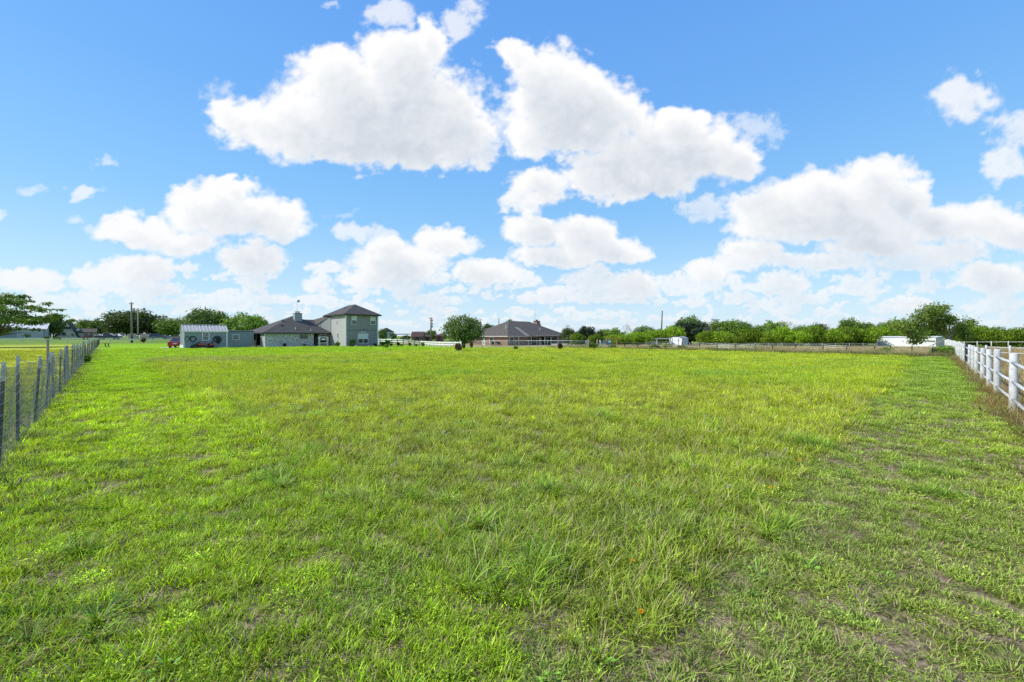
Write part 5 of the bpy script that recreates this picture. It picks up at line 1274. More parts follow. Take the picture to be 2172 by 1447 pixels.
# ---------- grey-blue shed with a standing seam roof
def shed():
    O = Vector((-43.9, 55.3, 0)); r = thing('garden_shed', O, ROT, 'grey blue garden shed with a white ribbed metal roof and hoses on its wall', 'shed'); W, D, ze, zr = 4.9, 3.4, 2.42, 3.27
    mb = MB(); mb.prof([(0, .05), (D, .05), (D, ze), (D/2, zr - .08), (0, ze)], 0, W); mb.build('wall', BLUE, r)
    mb = MB(); mb.box(-.03, .12, -.03, .10, .02, ze); mb.box(W - .11, W + .03, -.03, .10, .02, ze); mb.box(.12, W - .11, -.028, -.001, ze - .12, ze); mb.box(-.04, -.001, .10, D, .05, .5); mb.build('corner_board', TRIM, r)
    mb = MB(); e = .14; sl = (zr - ze) / (D/2)
    for s in (0, 1):
        y0, y1 = (-e, D/2) if s == 0 else (D + e, D/2); a = ze - e*sl
        mb.slab([(-.06, y0, a), (W + .10, y0, a), (W + .10, y1, zr), (-.06, y1, zr)], (0, -sl if s == 0 else sl, 1), .035)
        n = Vector((0, -sl if s == 0 else sl, 1)).normalized()
        for i in range(14):
            x = -.04 + i * (W + .12) / 13; mb.slab([Vector((x - .028, y0, a)) + n*.045, Vector((x + .028, y0, a)) + n*.045, Vector((x + .028, y1, zr)) + n*.045, Vector((x - .028, y1, zr)) + n*.045], n, .044, 1)
    mb.box(-.08, W + .12, D/2 - .12, D/2 + .12, zr + .015, zr + .05, 1); mb.box(-.06, W + .10, -e - .02, -e, ze - e*sl - .13, ze - e*sl + .03, 1)
    mb.build('roof', [pm('grey_roof_pan', (.42, .395, .375), .65, .12, 2, 0), METALROOF], r)
    window(r, 'window', 2.12, 2.74, 1.18, 2.16, 0, TRIM, .10, 3, 4, depth=.06)
    return O, r
SH_O, SH = shed()
def sh(x, y, z=0): return SH_O + Vector((x*V[0] + y*U[0], x*V[1] + y*U[1], z))
r = thing('flat_shed', sh(5.55, 3.6), ROT, 'flat roofed grey blue shed beside the ribbed roof shed', 'shed')
mb = MB(); mb.box(0, 3.4, 0, 3.0, -.02, 2.42); mb.build('wall', BLUE, r)
mb = MB(); mb.slab([(-.05, -.12, 2.50), (3.5, -.12, 2.50), (3.5, 3.1, 2.62), (-.05, 3.1, 2.62)], (0, 0, 1), .07); mb.build('roof', DARKTRIM, r)
window(r, 'window', .72, 1.42, 1.18, 1.86, 0, TRIM, .08, 3, 2, depth=.05)
mb = MB(); mb.box(3.32, 3.42, -.03, .05, 0, 2.4); mb.build('corner_board', BLUE, r)

# ---------- brick ranch house beyond the chain link fence
def brick_house():
    O = at(1077, 100); r = thing('brick_house', O, ROT, 'red brick ranch house with a broad brown hip roof and porch', 'house')
    RB = brick_mat('red_brick', (.32, .16, .115), (.22, .105, .08), (.34, .29, .24), 1.0)
    W, D, ze = 23.0, 15.0, 2.32
    mb = MB(); mb.box(0, W, 0, D, -.6, ze - .1); mb.build('wall', RB, r)
    mb = MB(); hip_roof(mb, 0, W, 0, D, ze, 6.35, .6, 0, .2); mb.build('roof', [SHINGLE2, pm('pale_fascia', (.50, .48, .42), .6, .1, 3)], r)
    mb = MB(); mb.box(-.62, -.58, -.6, D + .6, ze - .22, ze + .0); mb.box(-.6, W + .6, -.63, -.59, ze - .22, ze); mb.build('fascia', pm('pale_fascia', (.5, .48, .42)), r)
    # porch: posts, flat dark sheet with the porch shade in its colour, its own low roof
    mb = MB(); mb.box(8.2, 18.2, -.04, -.01, -.3, 2.1); mb.build('porch_shade', DARK, r)
    mb = MB(); mb.slab([(7.6, -3.0, 2.3), (18.6, -3.0, 2.3), (18.6, .4, 2.62), (7.6, .4, 2.62)], (0, -.1, 1), .16); mb.build('porch_roof', [SHINGLE2], r)
    for x in (3.1, 7.7, 10.4, 12.8, 15.6, 18.2):
        mb = MB(); mb.bbox(x - .11, x + .11, -2.85 if x > 8 else -.72, -2.63 if x > 8 else -.50, -.6, 2.2, .03); mb.build('porch_post', pm('dull_white_trim', (.48, .49, .48), .6, .1, 3), r)
    for x in (.6, 9.2, 13.6, 16.4): window(r, 'window', x, x + 1.2, .7, 1.9, -.05, TRIM, .1, 2, 2)
    mb = MB(); mb.box(11.1, 12.1, -.12, -.04, -.3, 1.85); mb.build('door', TRIM, r)
    window(r, 'window', 5.2, 6.5, .6, 1.9, -.012, TRIM, .1, 1, 2, 'y'); mb = MB(); mb.box(-.10, -.01, 8.2, 9.4, -.5, 1.7); mb.build('side_door', BLIND, r)
    mb = MB(); mb.box(17.7, 19.1, 6.6, 7.8, 4.6, 6.5); ch = mb.build('chimney', RB, r); mb = MB(); mb.box(17.6, 19.2, 6.5, 7.9, 6.5, 6.62); mb.box(18.1, 18.6, 7.0, 7.4, 6.62, 6.95); mb.build('flue_cap', DARKTRIM, ch)
    mb = MB(); mb.tube([(16.3, 6.0, 5.9), (16.3, 6.0, 9.9)], .05, 6); mb.build('antenna', GALV, r)
    mb = MB(); mb.prof([(6.2, 2.5), (7.0, 2.5), (7.0, 2.5)], -1.2, -.2, 0, 'y') if False else mb.slab([(5.9, -.75, 2.35), (7.1, -.75, 2.35), (6.9, 3.4, 4.6), (5.7, 3.4, 4.6)], (0, -.5, 1), .1)
    mb.build('roof_flashing', pm('dull_tan_metal', (.27, .235, .20), .6, .15, 3), r)
    for x, y in ((2.2, 3.0), (2.8, 3.6), (14.5, 2.5)): mb = MB(); z = ze + (y + .6)*.497; mb.tube([(x, y, z - .1), (x, y, z + .7)], .07, 6); mb.build('vent_pipe', TRIM, r)
    # deck with white railing panels
    mb = MB(); mb.box(10.0, 23.5, -5.6, -.65, -.55, -.35); mb.build('deck', WOODG, r)
    for x0, x1 in ((9.8, 12.3), (13.2, 17.0), (17.4, 20.2), (20.4, 22.0), (22.2, 24.2)):
        mb = MB(); mb.box(x0, x1, -5.58, -5.50, .38, .48); mb.box(x0, x1, -5.58, -5.50, -.32, -.22)
        n = int((x1 - x0) / .16)
        for i in range(n + 1): x = x0 + (x1 - x0 - .05)*i/n; mb.box(x, x + .06, -5.565, -5.515, -.22, .38)
        mb.build('railing', WHITE, r)
    mb = MB(); mb.box(9.7, 10.9, -5.9, -5.62, -.6, -.3); mb.build('deck_step', WHITE, r)
brick_house()

# ---------- small metal storage shed
def storage_shed():
    O = at(1447.6, 89); r = thing('storage_shed', O, ROT, 'small white metal storage shed with a roll door and a side painted as shaded', 'shed'); W, D, ze, zp = 3.0, 2.15, 1.78, 2.18     # local x away to the right (side with shade in its colour), y away to the left (white front)
    WM = plank_mat('white_sheet_metal', (.74, .75, .75), .25, .10, 1, .45, .03); GM = plank_mat('shaded_sheet_metal', (.42, .45, .48), .3, .12, 0, .45, .04)  # shaded side is white metal too, shade put into its grey
    BT = pm('brown_trim', (.15, .085, .06), .6, .2, 4); W = 3.0; D = 3.0
    mb = MB(); mb.box(0, W, 0, .02, -.05, ze); mb.build('side_wall', GM, r)
    mb = MB(); mb.prof([(.02, -.05), (D, -.05), (D, ze), (D*.68, zp - .06), (D*.32, zp - .06), (.02, ze)], .0, W - .02); mb.build('front_wall', WM, r)
    mb = MB(); e = .08
    pts = [(-e, ze - .02), (D*.30, zp), (D*.70, zp), (D + e, ze - .02), (D + e, ze + .05), (D*.70, zp + .07), (D*.30, zp + .07), (-e, ze + .05)]
    mb.prof(pts, -.06, W + .05, 0, 'x'); mb.build('roof', pm('grey_metal_roof', (.30, .33, .37), .4, .1, 2, .3), r)
    mb = MB(); mb.prof([(a, b) for a, b in pts], -.10, -.061, 0, 'x')
    for y in (-.02, D*.27, D*.72, D - .06): mb.box(-.05, -.001, y, y + .09, -.03, ze)
    mb.build('trim', BT, r)
    mb = MB()
    for i in range(9): mb.box(-.03 - .012*(i % 2), -.001, D*.30 + .02, D*.72 - .01, .02 + i*.185, .02 + (i+1)*.185 - .008)
    mb.build('roll_door', WHITE, r)
storage_shed()

# lean-to frame left of the storage shed
r = thing('lean_to_frame', at(1391, 89), 0, 'open lean-to frame with a pale beam beside the storage shed', 'shelter')
mb = MB(); mb.box(-.1, 3.4, -.06, .06, 1.68, 1.86); mb.build('beam', RAILGREY, r)
for i, x in enumerate((.26, 3.2)): mb = MB(); mb.box(x - .06, x + .06, -.05, .05, -.1, 1.675); mb.build('post', RAILGREY, r)
mb = MB(); mb.tube([(.3, 0, .5), (.06, 0, 1.7)], .035, 6); mb.build('brace', RAILGREY, r)
mb = MB(); mb.slab([(-.1, .07, 1.8), (3.4, .07, 1.8), (3.4, 2.4, 1.66), (-.1, 2.4, 1.66)], (0, 0, 1), .04); mb.build('roof_sheet', pm('grey_metal_roof', (.30, .33, .37)), r)

# ---------- long white building under the leaning tree
def white_building():
    p0, p1 = at(1857.5, 95), at(1985, 86); d = p1 - p0; L_ = d.xy.length; a = math.atan2(d.y, d.x)
    r = thing('white_building', p0, a, 'long low white metal building behind the dry grass', 'building')
    m = plank_mat('white_lap_siding', (.76, .77, .76), .32, .14, 2, .5, .03)
    mb = MB(); mb.box(0, L_, 0, 4.2, -.3, 2.02); mb.build('wall', m, r)
    mb = MB(); mb.slab([(-.12, -.12, 2.06), (L_ + .12, -.12, 2.06), (L_ + .12, 4.3, 2.28), (-.12, 4.3, 2.28)], (0, 0, 1), .06); mb.build('roof', METALROOF, r)
    mb = MB(); mb.box(L_ - 3.0, L_ - .12, -.05, -.004, 1.16, 1.36); mb.build('opening', DARK, r)
    mb = MB(); mb.box(.02, .14, -.03, -.004, -.2, 2.0); mb.build('corner_board', DARKTRIM, r)
    mb = MB(); mb.box(L_*.16, L_*.4, -.035, -.004, 1.90, 1.99); mb.build('gutter', GALV, r)
white_building()

# ---------- across the road on the left
def a_frame():
    O = at(142, 150); r = thing('a_frame_house', O, R(41), 'cream A-frame house with a steep dark roof reaching the ground', 'house'); CR = pm('cream_siding', (.56, .53, .42), .8, .1, 2)
    H, hw, D = 6.7, 3.3, 9.0
    mb = MB(); mb.prof([(-hw + .4, -.1), (hw - .4, -.1), (0, H - .75)], 0, D, 0, 'y'); mb.build('gable_wall', CR, r)
    mb = MB()
    for s in (-1, 1): mb.slab([(s*(hw + .15), -.5, -.1), (s*(hw + .15), D + .3, -.1), (0, D + .3, H), (0, -.5, H)], (s*H, 0, hw), .24)
    mb.build('roof', SHINGLE, r)
    window(r, 'window', -1.1, 1.1, 3.1, 4.1, 0, TRIM, .1, 3, 1); window(r, 'window', -2.3, -1.5, .9, 2.0, 0, pm('blue_trim', (.25, .36, .45)), .12, 1, 2); window(r, 'window', -1.2, -.3, .9, 2.0, 0, pm('blue_trim', (.25, .36, .45)), .12, 1, 2)
    mb = MB(); mb.box(.9, 1.9, -.09, -.01, 0, 2.0); d = mb.build('door', TRIM, r); mb = MB(); mb.box(1.05, 1.75, -.12, -.091, .5, 1.8); mb.build('pane', GLASS, d)
    mb = MB(); mb.box(-2.2, 2.2, -.07, -.01, 2.65, 2.8); mb.build('band', pm('blue_trim', (.25, .36, .45)), r)
    # low wing to the right
    mb = MB(); mb.box(hw - .6, hw + 3.9, 1.0, 7, -.1, 2.05); mb.build('wing_wall', CR, r)
    mb = MB(); mb.slab([(hw - 1.4, .6, 2.1), (hw + 4.3, .6, 2.1), (hw + 4.3, 4, 3.5), (hw - 1.9, 4, 3.5)], (0, -.4, 1), .16); mb.slab([(hw + 4.3, 7.4, 2.1), (hw - 1.4, 7.4, 2.1), (hw - 1.9, 4, 3.5), (hw + 4.3, 4, 3.5)], (0, .4, 1), .16); mb.build('wing_roof', SHINGLE2, r)
    for x in (hw + 1.0, hw + 2.4): window(r, 'window', x, x + .9, .5, 1.8, 1.0, pm('blue_trim', (.25, .36, .45)), .08, 1, 2)
    mb = MB(); mb.lathe([(.05, -.05), (.35, 0), (.42, .05), (.05, .03)], (hw - .6, .6, 3.0), 12, 0, 'y'); mb.build('satellite_dish', WHITE, r)
a_frame()
def barn():
    p0, p1 = at(-30, 128), at(97, 136); d = p1 - p0; L_ = d.xy.length; a = math.atan2(d.y, d.x)
    r = thing('metal_barn', p0, a, 'grey metal barn with a white roof behind the spreading tree', 'barn')
    m = plank_mat('blue_grey_sheet', (.20, .25, .29), .4, .15, 0, .5, .05); m2 = plank_mat('pale_sheet', (.55, .57, .58), .4, .1, 1, .5, .04)
    mb = MB(); mb.box(0, L_, 0, 9, -.1, 3.2); mb.build('wall', m, r)
    mb = MB(); mb.prof([(0.02, -.1), (9, -.1), (9, 3.2), (4.5, 5.1), (0.02, 3.2)], L_ - .1, L_ + .02, 0, 'x'); mb.build('gable_wall', m2, r)
    mb = MB(); mb.slab([(-.3, -.3, 3.1), (L_ + .3, -.3, 3.1), (L_ + .3, 4.5, 5.2), (-.3, 4.5, 5.2)], (0, -.4, 1), .1); mb.slab([(L_ + .3, 9.3, 3.1), (-.3, 9.3, 3.1), (-.3, 4.5, 5.2), (L_ + .3, 4.5, 5.2)], (0, .4, 1), .1); mb.build('roof', METALROOF, r)
    mb = MB(); mb.box(L_ - 6.2, L_ - .5, -.06, -.01, 0, 2.9); mb.build('sliding_door', plank_mat('grey_sheet_door', (.34, .38, .40), .4, .12, 0, .5, .05), r); mb = MB(); mb.box(L_ + .03, L_ + .08, 3, 4.2, .2, 2.2); mb.build('side_door', BLIND, r)
barn()
# pale board fences across the road
def board_fence(px0, px1, Y, h, label, mat):
    p0, p1 = at(px0, Y), at(px1, Y + 2); d = p1 - p0; L_ = d.xy.length; r = thing('board_fence', p0, math.atan2(d.y, d.x), label, 'fence'); n = max(3, int(L_ / .3)); mb = MB()
    for i in range(n): x = L_*i/n; hh = h * (1 + .12*math.sin(math.pi*((i*6/n) % 1))); mb.box(x, x + L_/n - .03, 0, .04, -.1, hh)
    mb.build('boards', mat, r); mb = MB(); mb.box(0, L_, .045, .09, h*.25, h*.32); mb.box(0, L_, .045, .09, h*.75, h*.82); mb.build('rail', WOODG, r)
PALEW = pm('pale_fence_boards', (.50, .44, .36), .85, .2, 3); PINKW = pm('pinkish_fence_boards', (.46, .34, .27), .85, .2, 3)
board_fence(272, 290, 130, 1.6, 'grey board fence section behind the utility poles', PALEW)
board_fence(297, 326, 133, 1.5, 'pinkish scalloped board fence left of the parked silver car', PINKW)
board_fence(346, 388, 134, 1.0, 'low dark board fence right of the parked silver car', WOODG)

# ---------- far little farm buildings right of the tower
def gambrel(px0, px1, Y, ze, zt, label, wallc, roofc):
    p0, p1 = at(px0, Y), at(px1, Y); w = (p1 - p0).x; r = thing('barn', p0, 0, label, 'barn'); mb = MB(); f = w*.22
    mb.box(0, w, 0, w*.9, -.3, ze); mb.build('wall', wallc, r); mb = MB()
    D = w*.9; pr = [(-.15, ze - .1), (D*.14, ze + (zt - ze)*.65), (D*.5, zt), (D*.86, ze + (zt - ze)*.65), (D + .15, ze - .1)]
    mb.prof(pr, -.2, w + .2, 0, 'x'); mb.build('roof', roofc, r); mb = MB(); mb.prof([(a, b - .06) for a, b in pr], -.26, -.2, 0, 'x'); mb.build('gable', wallc, r)
    mb = MB(); mb.box(w*.35, w*.65, -.06, -.005, -.2, ze*.85); mb.build('door', DARKTRIM, r)
REDM = pm('dull_red_paint', (.20, .065, .055), .75, .25, 2); RUST = pm('dark_red_roof', (.10, .050, .042), .6, .3, 1.5); BROWNW = pm('brown_wood', (.17, .11, .08), .85, .3, 2)
gambrel(873, 897, 135, 1.6, 3.2, 'gambrel roofed brown barn left of the far utility pole', BROWNW, RUST)
gambrel(899, 914, 140, 1.6, 2.0, 'low red shed at the foot of the far utility pole', REDM, RUST)
gambrel(923, 939, 132, 1.9, 2.3, 'small red barn right of the far utility pole', REDM, RUST)
r = thing('far_house', at(820, 190), .4, 'pale far house with a gable showing beside the small dark tree', 'house')
mb = MB(); mb.box(-3.2, 3.2, 0, 6, -.2, 2.8); mb.build('wall', pm('pale_blue_siding', (.42, .47, .50), .7, .1, 2), r); mb = MB(); mb.prof([(-3.5, 2.75), (3.5, 2.75), (0, 4.6)], -.3, 6.3, 0, 'y'); mb.build('roof', SHINGLE2, r); window(r, 'window', 1.2, 2.2, .9, 2.2, 0, TRIM, .1, 1, 2)
r = thing('carport', at(840, 150), 0, 'open flat roofed carport between two tiny far trees', 'shelter')
mb = MB(); mb.box(0, 4.2, 0, 4, 2.2, 2.5); mb.build('roof', pm('blue_grey_sheet2', (.24, .27, .30), .5, .1, 2), r)
for x in (.1, 4.0): mb = MB(); mb.box(x, x + .15, 0, .15, -.1, 2.2); mb.build('post', WOODG, r)
mb = MB(); mb.box(.5, 3.5, 3.6, 3.8, -.1, 1.2); mb.build('back_wall', WOODG, r)
# ================================================================== VEHICLES AND SMALL THINGS
TYRE = pm('tyre_rubber', (.022, .022, .022), .9, .2, 6); RIM = pm('grey_rim', (.42, .43, .44), .35, .1, 5, .5)
CARGLASS = glass_mat('car_glass', (.012, .014, .017), .05)
def car_paint(name, col):
    if name in MATS: return MATS[name]
    m = bpy.data.materials.new(name); nt = nodes_of(m); out = N(nt, 'ShaderNodeOutputMaterial'); bs = N(nt, 'ShaderNodeBsdfPrincipled'); tc = N(nt, 'ShaderNodeTexCoord')
    c = mixc(nt, maprange(nt, noise(nt, tc.outputs['Object'], 2.0, 4), .3, .7), tuple(a*.85 for a in col), col); L(nt, c, bs.inputs['Base Color'])
    bs.inputs['Roughness'].default_value = .28; bs.inputs['Coat Weight'].default_value = .6; bs.inputs['Coat Roughness'].default_value = .08; L(nt, bs.outputs[0], out.inputs[0]); MATS[name] = m; return m
REDLAMP = pm('red_lamp', (.35, .01, .01), .25, .1, 5); WLAMP = pm('clear_lamp', (.7, .7, .68), .2, .05, 5)

def body_shell(st, mat, parent, name='body'):
    """stations: (x, halfwidth_low, halfwidth_mid, halfwidth_top, z0, zmid, ztop)"""
    vs = []; fs = []; k = 8
    for x, wl, wm, wt, z0, zm, zt in st:
        vs += [(x, -wl, z0), (x, -wm, (z0 + zm)*.5), (x, -wm, zm), (x, -wt, zt), (x, wt, zt), (x, wm, zm), (x, wm, (z0 + zm)*.5), (x, wl, z0)]
    for i in range(len(st) - 1): fs += [(i*k+j, i*k+(j+1) % k, (i+1)*k+(j+1) % k, (i+1)*k+j) for j in range(k)]
    fs += [tuple(range(k-1, -1, -1)), tuple((len(st)-1)*k + j for j in range(k))]
    mb = MB(); mb.add(vs, fs); o = mb.build(name, mat, parent, True)
    m = o.modifiers.new('bevel', 'BEVEL'); m.width = .05; m.segments = 2; m.limit_method = 'ANGLE'; m.angle_limit = R(28); return o
def cabin(st, parent, glass, paint, roof_from=.86):
    """stations (x, halfwidth_base, z_base, halfwidth_top, z_top): glazed cabin with painted roof"""
    mb = MB(); vs = []
    for x, wb, zb, wt, zt in st: vs += [(x, -wb, zb), (x, -wt, zt), (x, wt, zt), (x, wb, zb)]
    fs = [(i*4+j, i*4+j+1, (i+1)*4+j+1, (i+1)*4+j) for i in range(len(st)-1) for j in (0, 1, 2)] + [(3, 2, 1, 0), tuple((len(st)-1)*4 + j for j in range(4))]
    mb.add(vs, fs); mb.build('windows', glass, parent)
    t = [s for s in st if s[4] >= max(q[4] for q in st) - .06]
    mb = MB(); mb.bbox(t[0][0] - .02, t[-1][0] + .02, -t[0][3] - .02, t[0][3] + .02, t[0][4] - .03, t[0][4] + .05, .04)
    for a, b in zip(st[:-1], st[1:]):                       # pillars
        for s in (-1, 1): mb.tube([(a[0], s*(a[1] + .005), a[2]), (a[0], s*(a[3] + .005), a[4])] if abs(a[4]-a[2]) > .1 else [(a[0], s*(a[1]+.005), a[2]), (b[0], s*(b[3]+.005), b[4])], .032, 5)
    a, b = st[-2], st[-1]
    for s in (-1, 1): mb.tube([(b[0], s*(b[1]+.005), b[2]), (a[0], s*(a[3]+.005), a[4])], .032, 5)
    mb.build('roof', paint, parent)
def wheels(parent, xs, y, rad, w=.22):
    for x in xs:
        for s in (-1, 1):
            mb = MB(); mb.lathe([(rad*.62, -w/2), (rad*.94, -w/2), (rad, -w*.3), (rad, w*.3), (rad*.94, w/2), (rad*.62, w/2)], (x, s*y, rad), 18, 0, 'y'); t = mb.build('wheel', TYRE, parent, True)
            mb = MB(); mb.lathe([(.02, w*.30), (rad*.25, w*.34), (rad*.6, w*.46), (rad*.64, w*.40)] if s > 0 else [(.02, -w*.30), (rad*.25, -w*.34), (rad*.6, -w*.46), (rad*.64, -w*.40)], (x, s*y, rad), 14, 0, 'y'); mb.build('rim', RIM, t)
def lamps(parent, items):
    for nm, mat, b in items: mb = MB(); mb.bbox(*b, .015); mb.build(nm, mat, parent)

def pickup():
    p = roadpt(231, 1.4); pt = car_paint('near_black_paint', (.022, .026, .034)); r = thing('pickup_truck', p, RA, 'black crew cab pickup truck on the road behind the rail fence', 'pickup')
    body_shell([(-2.95, .88, .95, .93, .55, .95, 1.12), (-2.9, .9, .98, .96, .48, .95, 1.16), (-1.0, .9, .98, .97, .45, .95, 1.17), (.9, .9, .98, .95, .45, .95, 1.16), (1.35, .9, .97, .90, .45, .95, 1.14), (2.6, .88, .95, .82, .48, .95, 1.08), (2.95, .78, .86, .72, .5, .8, .98)], pt, r)
    cabin([(-.95, .93, 1.15, .78, 1.80), (-.2, .94, 1.15, .80, 1.86), (.35, .94, 1.15, .78, 1.84), (1.40, .90, 1.13, .86, 1.15)], r, CARGLASS, pt)
    mb = MB(); mb.box(-2.8, -1.05, -.78, .78, 1.14, 1.175); mb.build('bed', DARK, r); mb = MB(); mb.bbox(-2.7, -2.2, -.3, .2, 1.17, 1.35, .04); mb.build('bed_load', RAILGREY, r)
    wheels(r, (-1.75, 1.85), .86, .40, .27); lamps(r, [('headlight', WLAMP, (2.72, 2.90, -.86, -.55, .86, 1.0)), ('headlight', WLAMP, (2.72, 2.90, .55, .86, .86, 1.0)), ('tail_light', REDLAMP, (-3.0, -2.9, -.95, -.8, .75, 1.08)), ('tail_light', REDLAMP, (-3.0, -2.9, .8, .95, .75, 1.08)), ('bumper', RIM, (2.93, 3.06, -.85, .85, .42, .62)), ('mirror', pt, (1.0, 1.2, -1.16, -.97, 1.15, 1.32)), ('mirror', pt, (1.0, 1.2, .97, 1.16, 1.15, 1.32))])
pickup()
def trailer():
    p = roadpt(184, 1.4); r = thing('utility_trailer', p, RA, 'low reddish trailer with a sloping side just behind the black pickup', 'trailer'); c = pm('rusty_red_paint', (.22, .07, .055), .7, .3, 3)
    mb = MB(); mb.prof([(-1.5, .35), (.9, .35), (.9, 1.25), (.6, 1.2), (-1.6, .5)], -.75, .75, 0, 'y'); mb.build('body', c, r); wheels(r, (-.2,), .84, .3, .18)
    mb = MB(); mb.box(-1.75, 1.0, -.78, -.752, .28, .35); mb.tube([(.9, 0, .4), (1.7, 0, .45)], .04, 6); mb.build('frame', STEEL, r)
trailer()
def suv():
    p = at(336, 132); pt = car_paint('silver_grey_paint', (.10, .105, .115)); r = thing('parked_suv', p, RA + .5, 'dark silver car parked in tree shade across the road', 'car')
    body_shell([(-2.3, .80, .88, .84, .42, .8, 1.0), (-2.2, .84, .92, .88, .34, .8, 1.04), (0, .85, .93, .90, .30, .8, 1.05), (1.2, .85, .92, .86, .30, .8, 1.0), (2.1, .8, .86, .74, .36, .75, .88), (2.35, .7, .78, .66, .4, .68, .8)], pt, r)
    cabin([(-2.15, .86, 1.02, .70, 1.60), (-1.2, .88, 1.04, .74, 1.72), (.2, .88, 1.04, .74, 1.70), (1.15, .84, 1.0, .80, 1.02)], r, CARGLASS, pt); wheels(r, (-1.4, 1.45), .80, .34)
    lamps(r, [('headlight', WLAMP, (2.12, 2.3, -.8, -.5, .68, .82)), ('headlight', WLAMP, (2.12, 2.3, .5, .8, .68, .82)), ('tail_light', REDLAMP, (-2.34, -2.22, -.86, -.7, .8, 1.0)), ('tail_light', REDLAMP, (-2.34, -2.22, .7, .86, .8, 1.0))])
suv()
def red_car():
    p = at(380, 60.5); pt = car_paint('red_car_paint', (.42, .018, .022)); r = thing('red_car', p, R(117), 'red sedan seen from behind, half hidden by the garden shed', 'car')
    body_shell([(-2.25, .72, .82, .72, .36, .72, .90), (-2.15, .78, .87, .76, .28, .72, .96), (-1.3, .80, .89, .80, .26, .72, .97), (0, .8, .89, .84, .24, .7, .92), (1.2, .8, .88, .82, .24, .7, .88), (2.0, .76, .82, .70, .3, .62, .74), (2.25, .62, .7, .6, .34, .55, .66)], pt, r)
    cabin([(-1.55, .74, .95, .70, .98), (-.75, .80, .94, .58, 1.38), (.3, .82, .92, .58, 1.40), (1.15, .80, .88, .76, .90)], r, CARGLASS, pt); wheels(r, (-1.35, 1.35), .74, .31)
    lamps(r, [('tail_light', REDLAMP, (-2.28, -2.12, -.80, -.46, .68, .84)), ('tail_light', REDLAMP, (-2.28, -2.12, .46, .80, .68, .84)), ('number_plate', WHITE, (-2.29, -2.23, -.22, .22, .58, .70)), ('bumper', pt, (-2.36, -2.2, -.82, .82, .30, .54)), ('mirror', pt, (.62, .78, .86, 1.04, .92, 1.05)), ('mirror', pt, (.62, .78, -1.04, -.86, .92, 1.05))])
red_car()

def tractor():
    p = sh(2.32, -.95); r = thing('lawn_tractor', p, ROT + math.pi + .08, 'small red lawn tractor parked in front of the garden shed', 'tractor'); rd = car_paint('tractor_red', (.36, .02, .022)); bk = pm('black_plastic', (.02, .02, .02), .6, .2, 5)
    # +x is the nose
    mb = MB(); mb.prof([(.12, .42), (.86, .40), (.92, .55), (.86, .70), (.60, .76), (.12, .80)], -.24, .24, 0, 'y'); o = mb.build('hood', rd, r); md = o.modifiers.new('bevel', 'BEVEL'); md.width = .04; md.segments = 2
    mb = MB(); mb.box(.905, .945, -.20, .20, .44, .66); mb.build('grille', bk, r)
    for s in (-1, 1): mb = MB(); mb.lathe([(.01, 0), (.055, 0), (.05, .03)], (.92, s*.15, .66), 10, 0, 'x'); mb.build('headlight', WLAMP, r)
    mb = MB(); mb.prof([(-.75, .34), (.15, .34), (.9, .30), (.9, .38), (.15, .42), (-.4, .44), (-.75, .52)], -.22, .22, 0, 'y'); mb.build('frame', bk, r)
    for s in (-1, 1):
        mb = MB(); mb.prof([(-.95, .50), (-.28, .42), (-.30, .62), (-.45, .70), (-.80, .68), (-.95, .60)], s*.26, s*.48, 0, 'y'); mb.build('fender', rd, r)
    mb = MB(); mb.bbox(-.70, -.34, -.2, .2, .66, .74, .03); mb.bbox(-.78, -.68, -.2, .2, .72, .98, .03); mb.build('seat', bk, r)
    mb = MB(); mb.tube([(.14, 0, .78), (-.02, 0, .98)], .02, 6); mb.torus((-.03, 0, .99), .14, .016, 16, 5, 0, 'z'); mb.build('steering_wheel', bk, r)
    mb = MB(); mb.bbox(-.35, .45, -.52, .52, .14, .28, .05); mb.build('mower_deck', bk, r)
    for x, rad, wd, y in ((.62, .19, .15, .36), (-.60, .25, .24, .36)):
        for s in (-1, 1):
            mb = MB(); mb.lathe([(rad*.5, -wd/2), (rad*.92, -wd/2), (rad, -wd*.25), (rad, wd*.25), (rad*.92, wd/2), (rad*.5, wd/2)], (x, s*y, rad), 16, 0, 'y'); t = mb.build('wheel', TYRE, r, True)
            mb = MB(); mb.lathe([(.02, s*wd*.48), (rad*.5, s*wd*.50), (rad*.55, s*wd*.4)], (x, s*y, rad), 12, 0, 'y'); mb.build('rim', WHITE, t)
tractor()
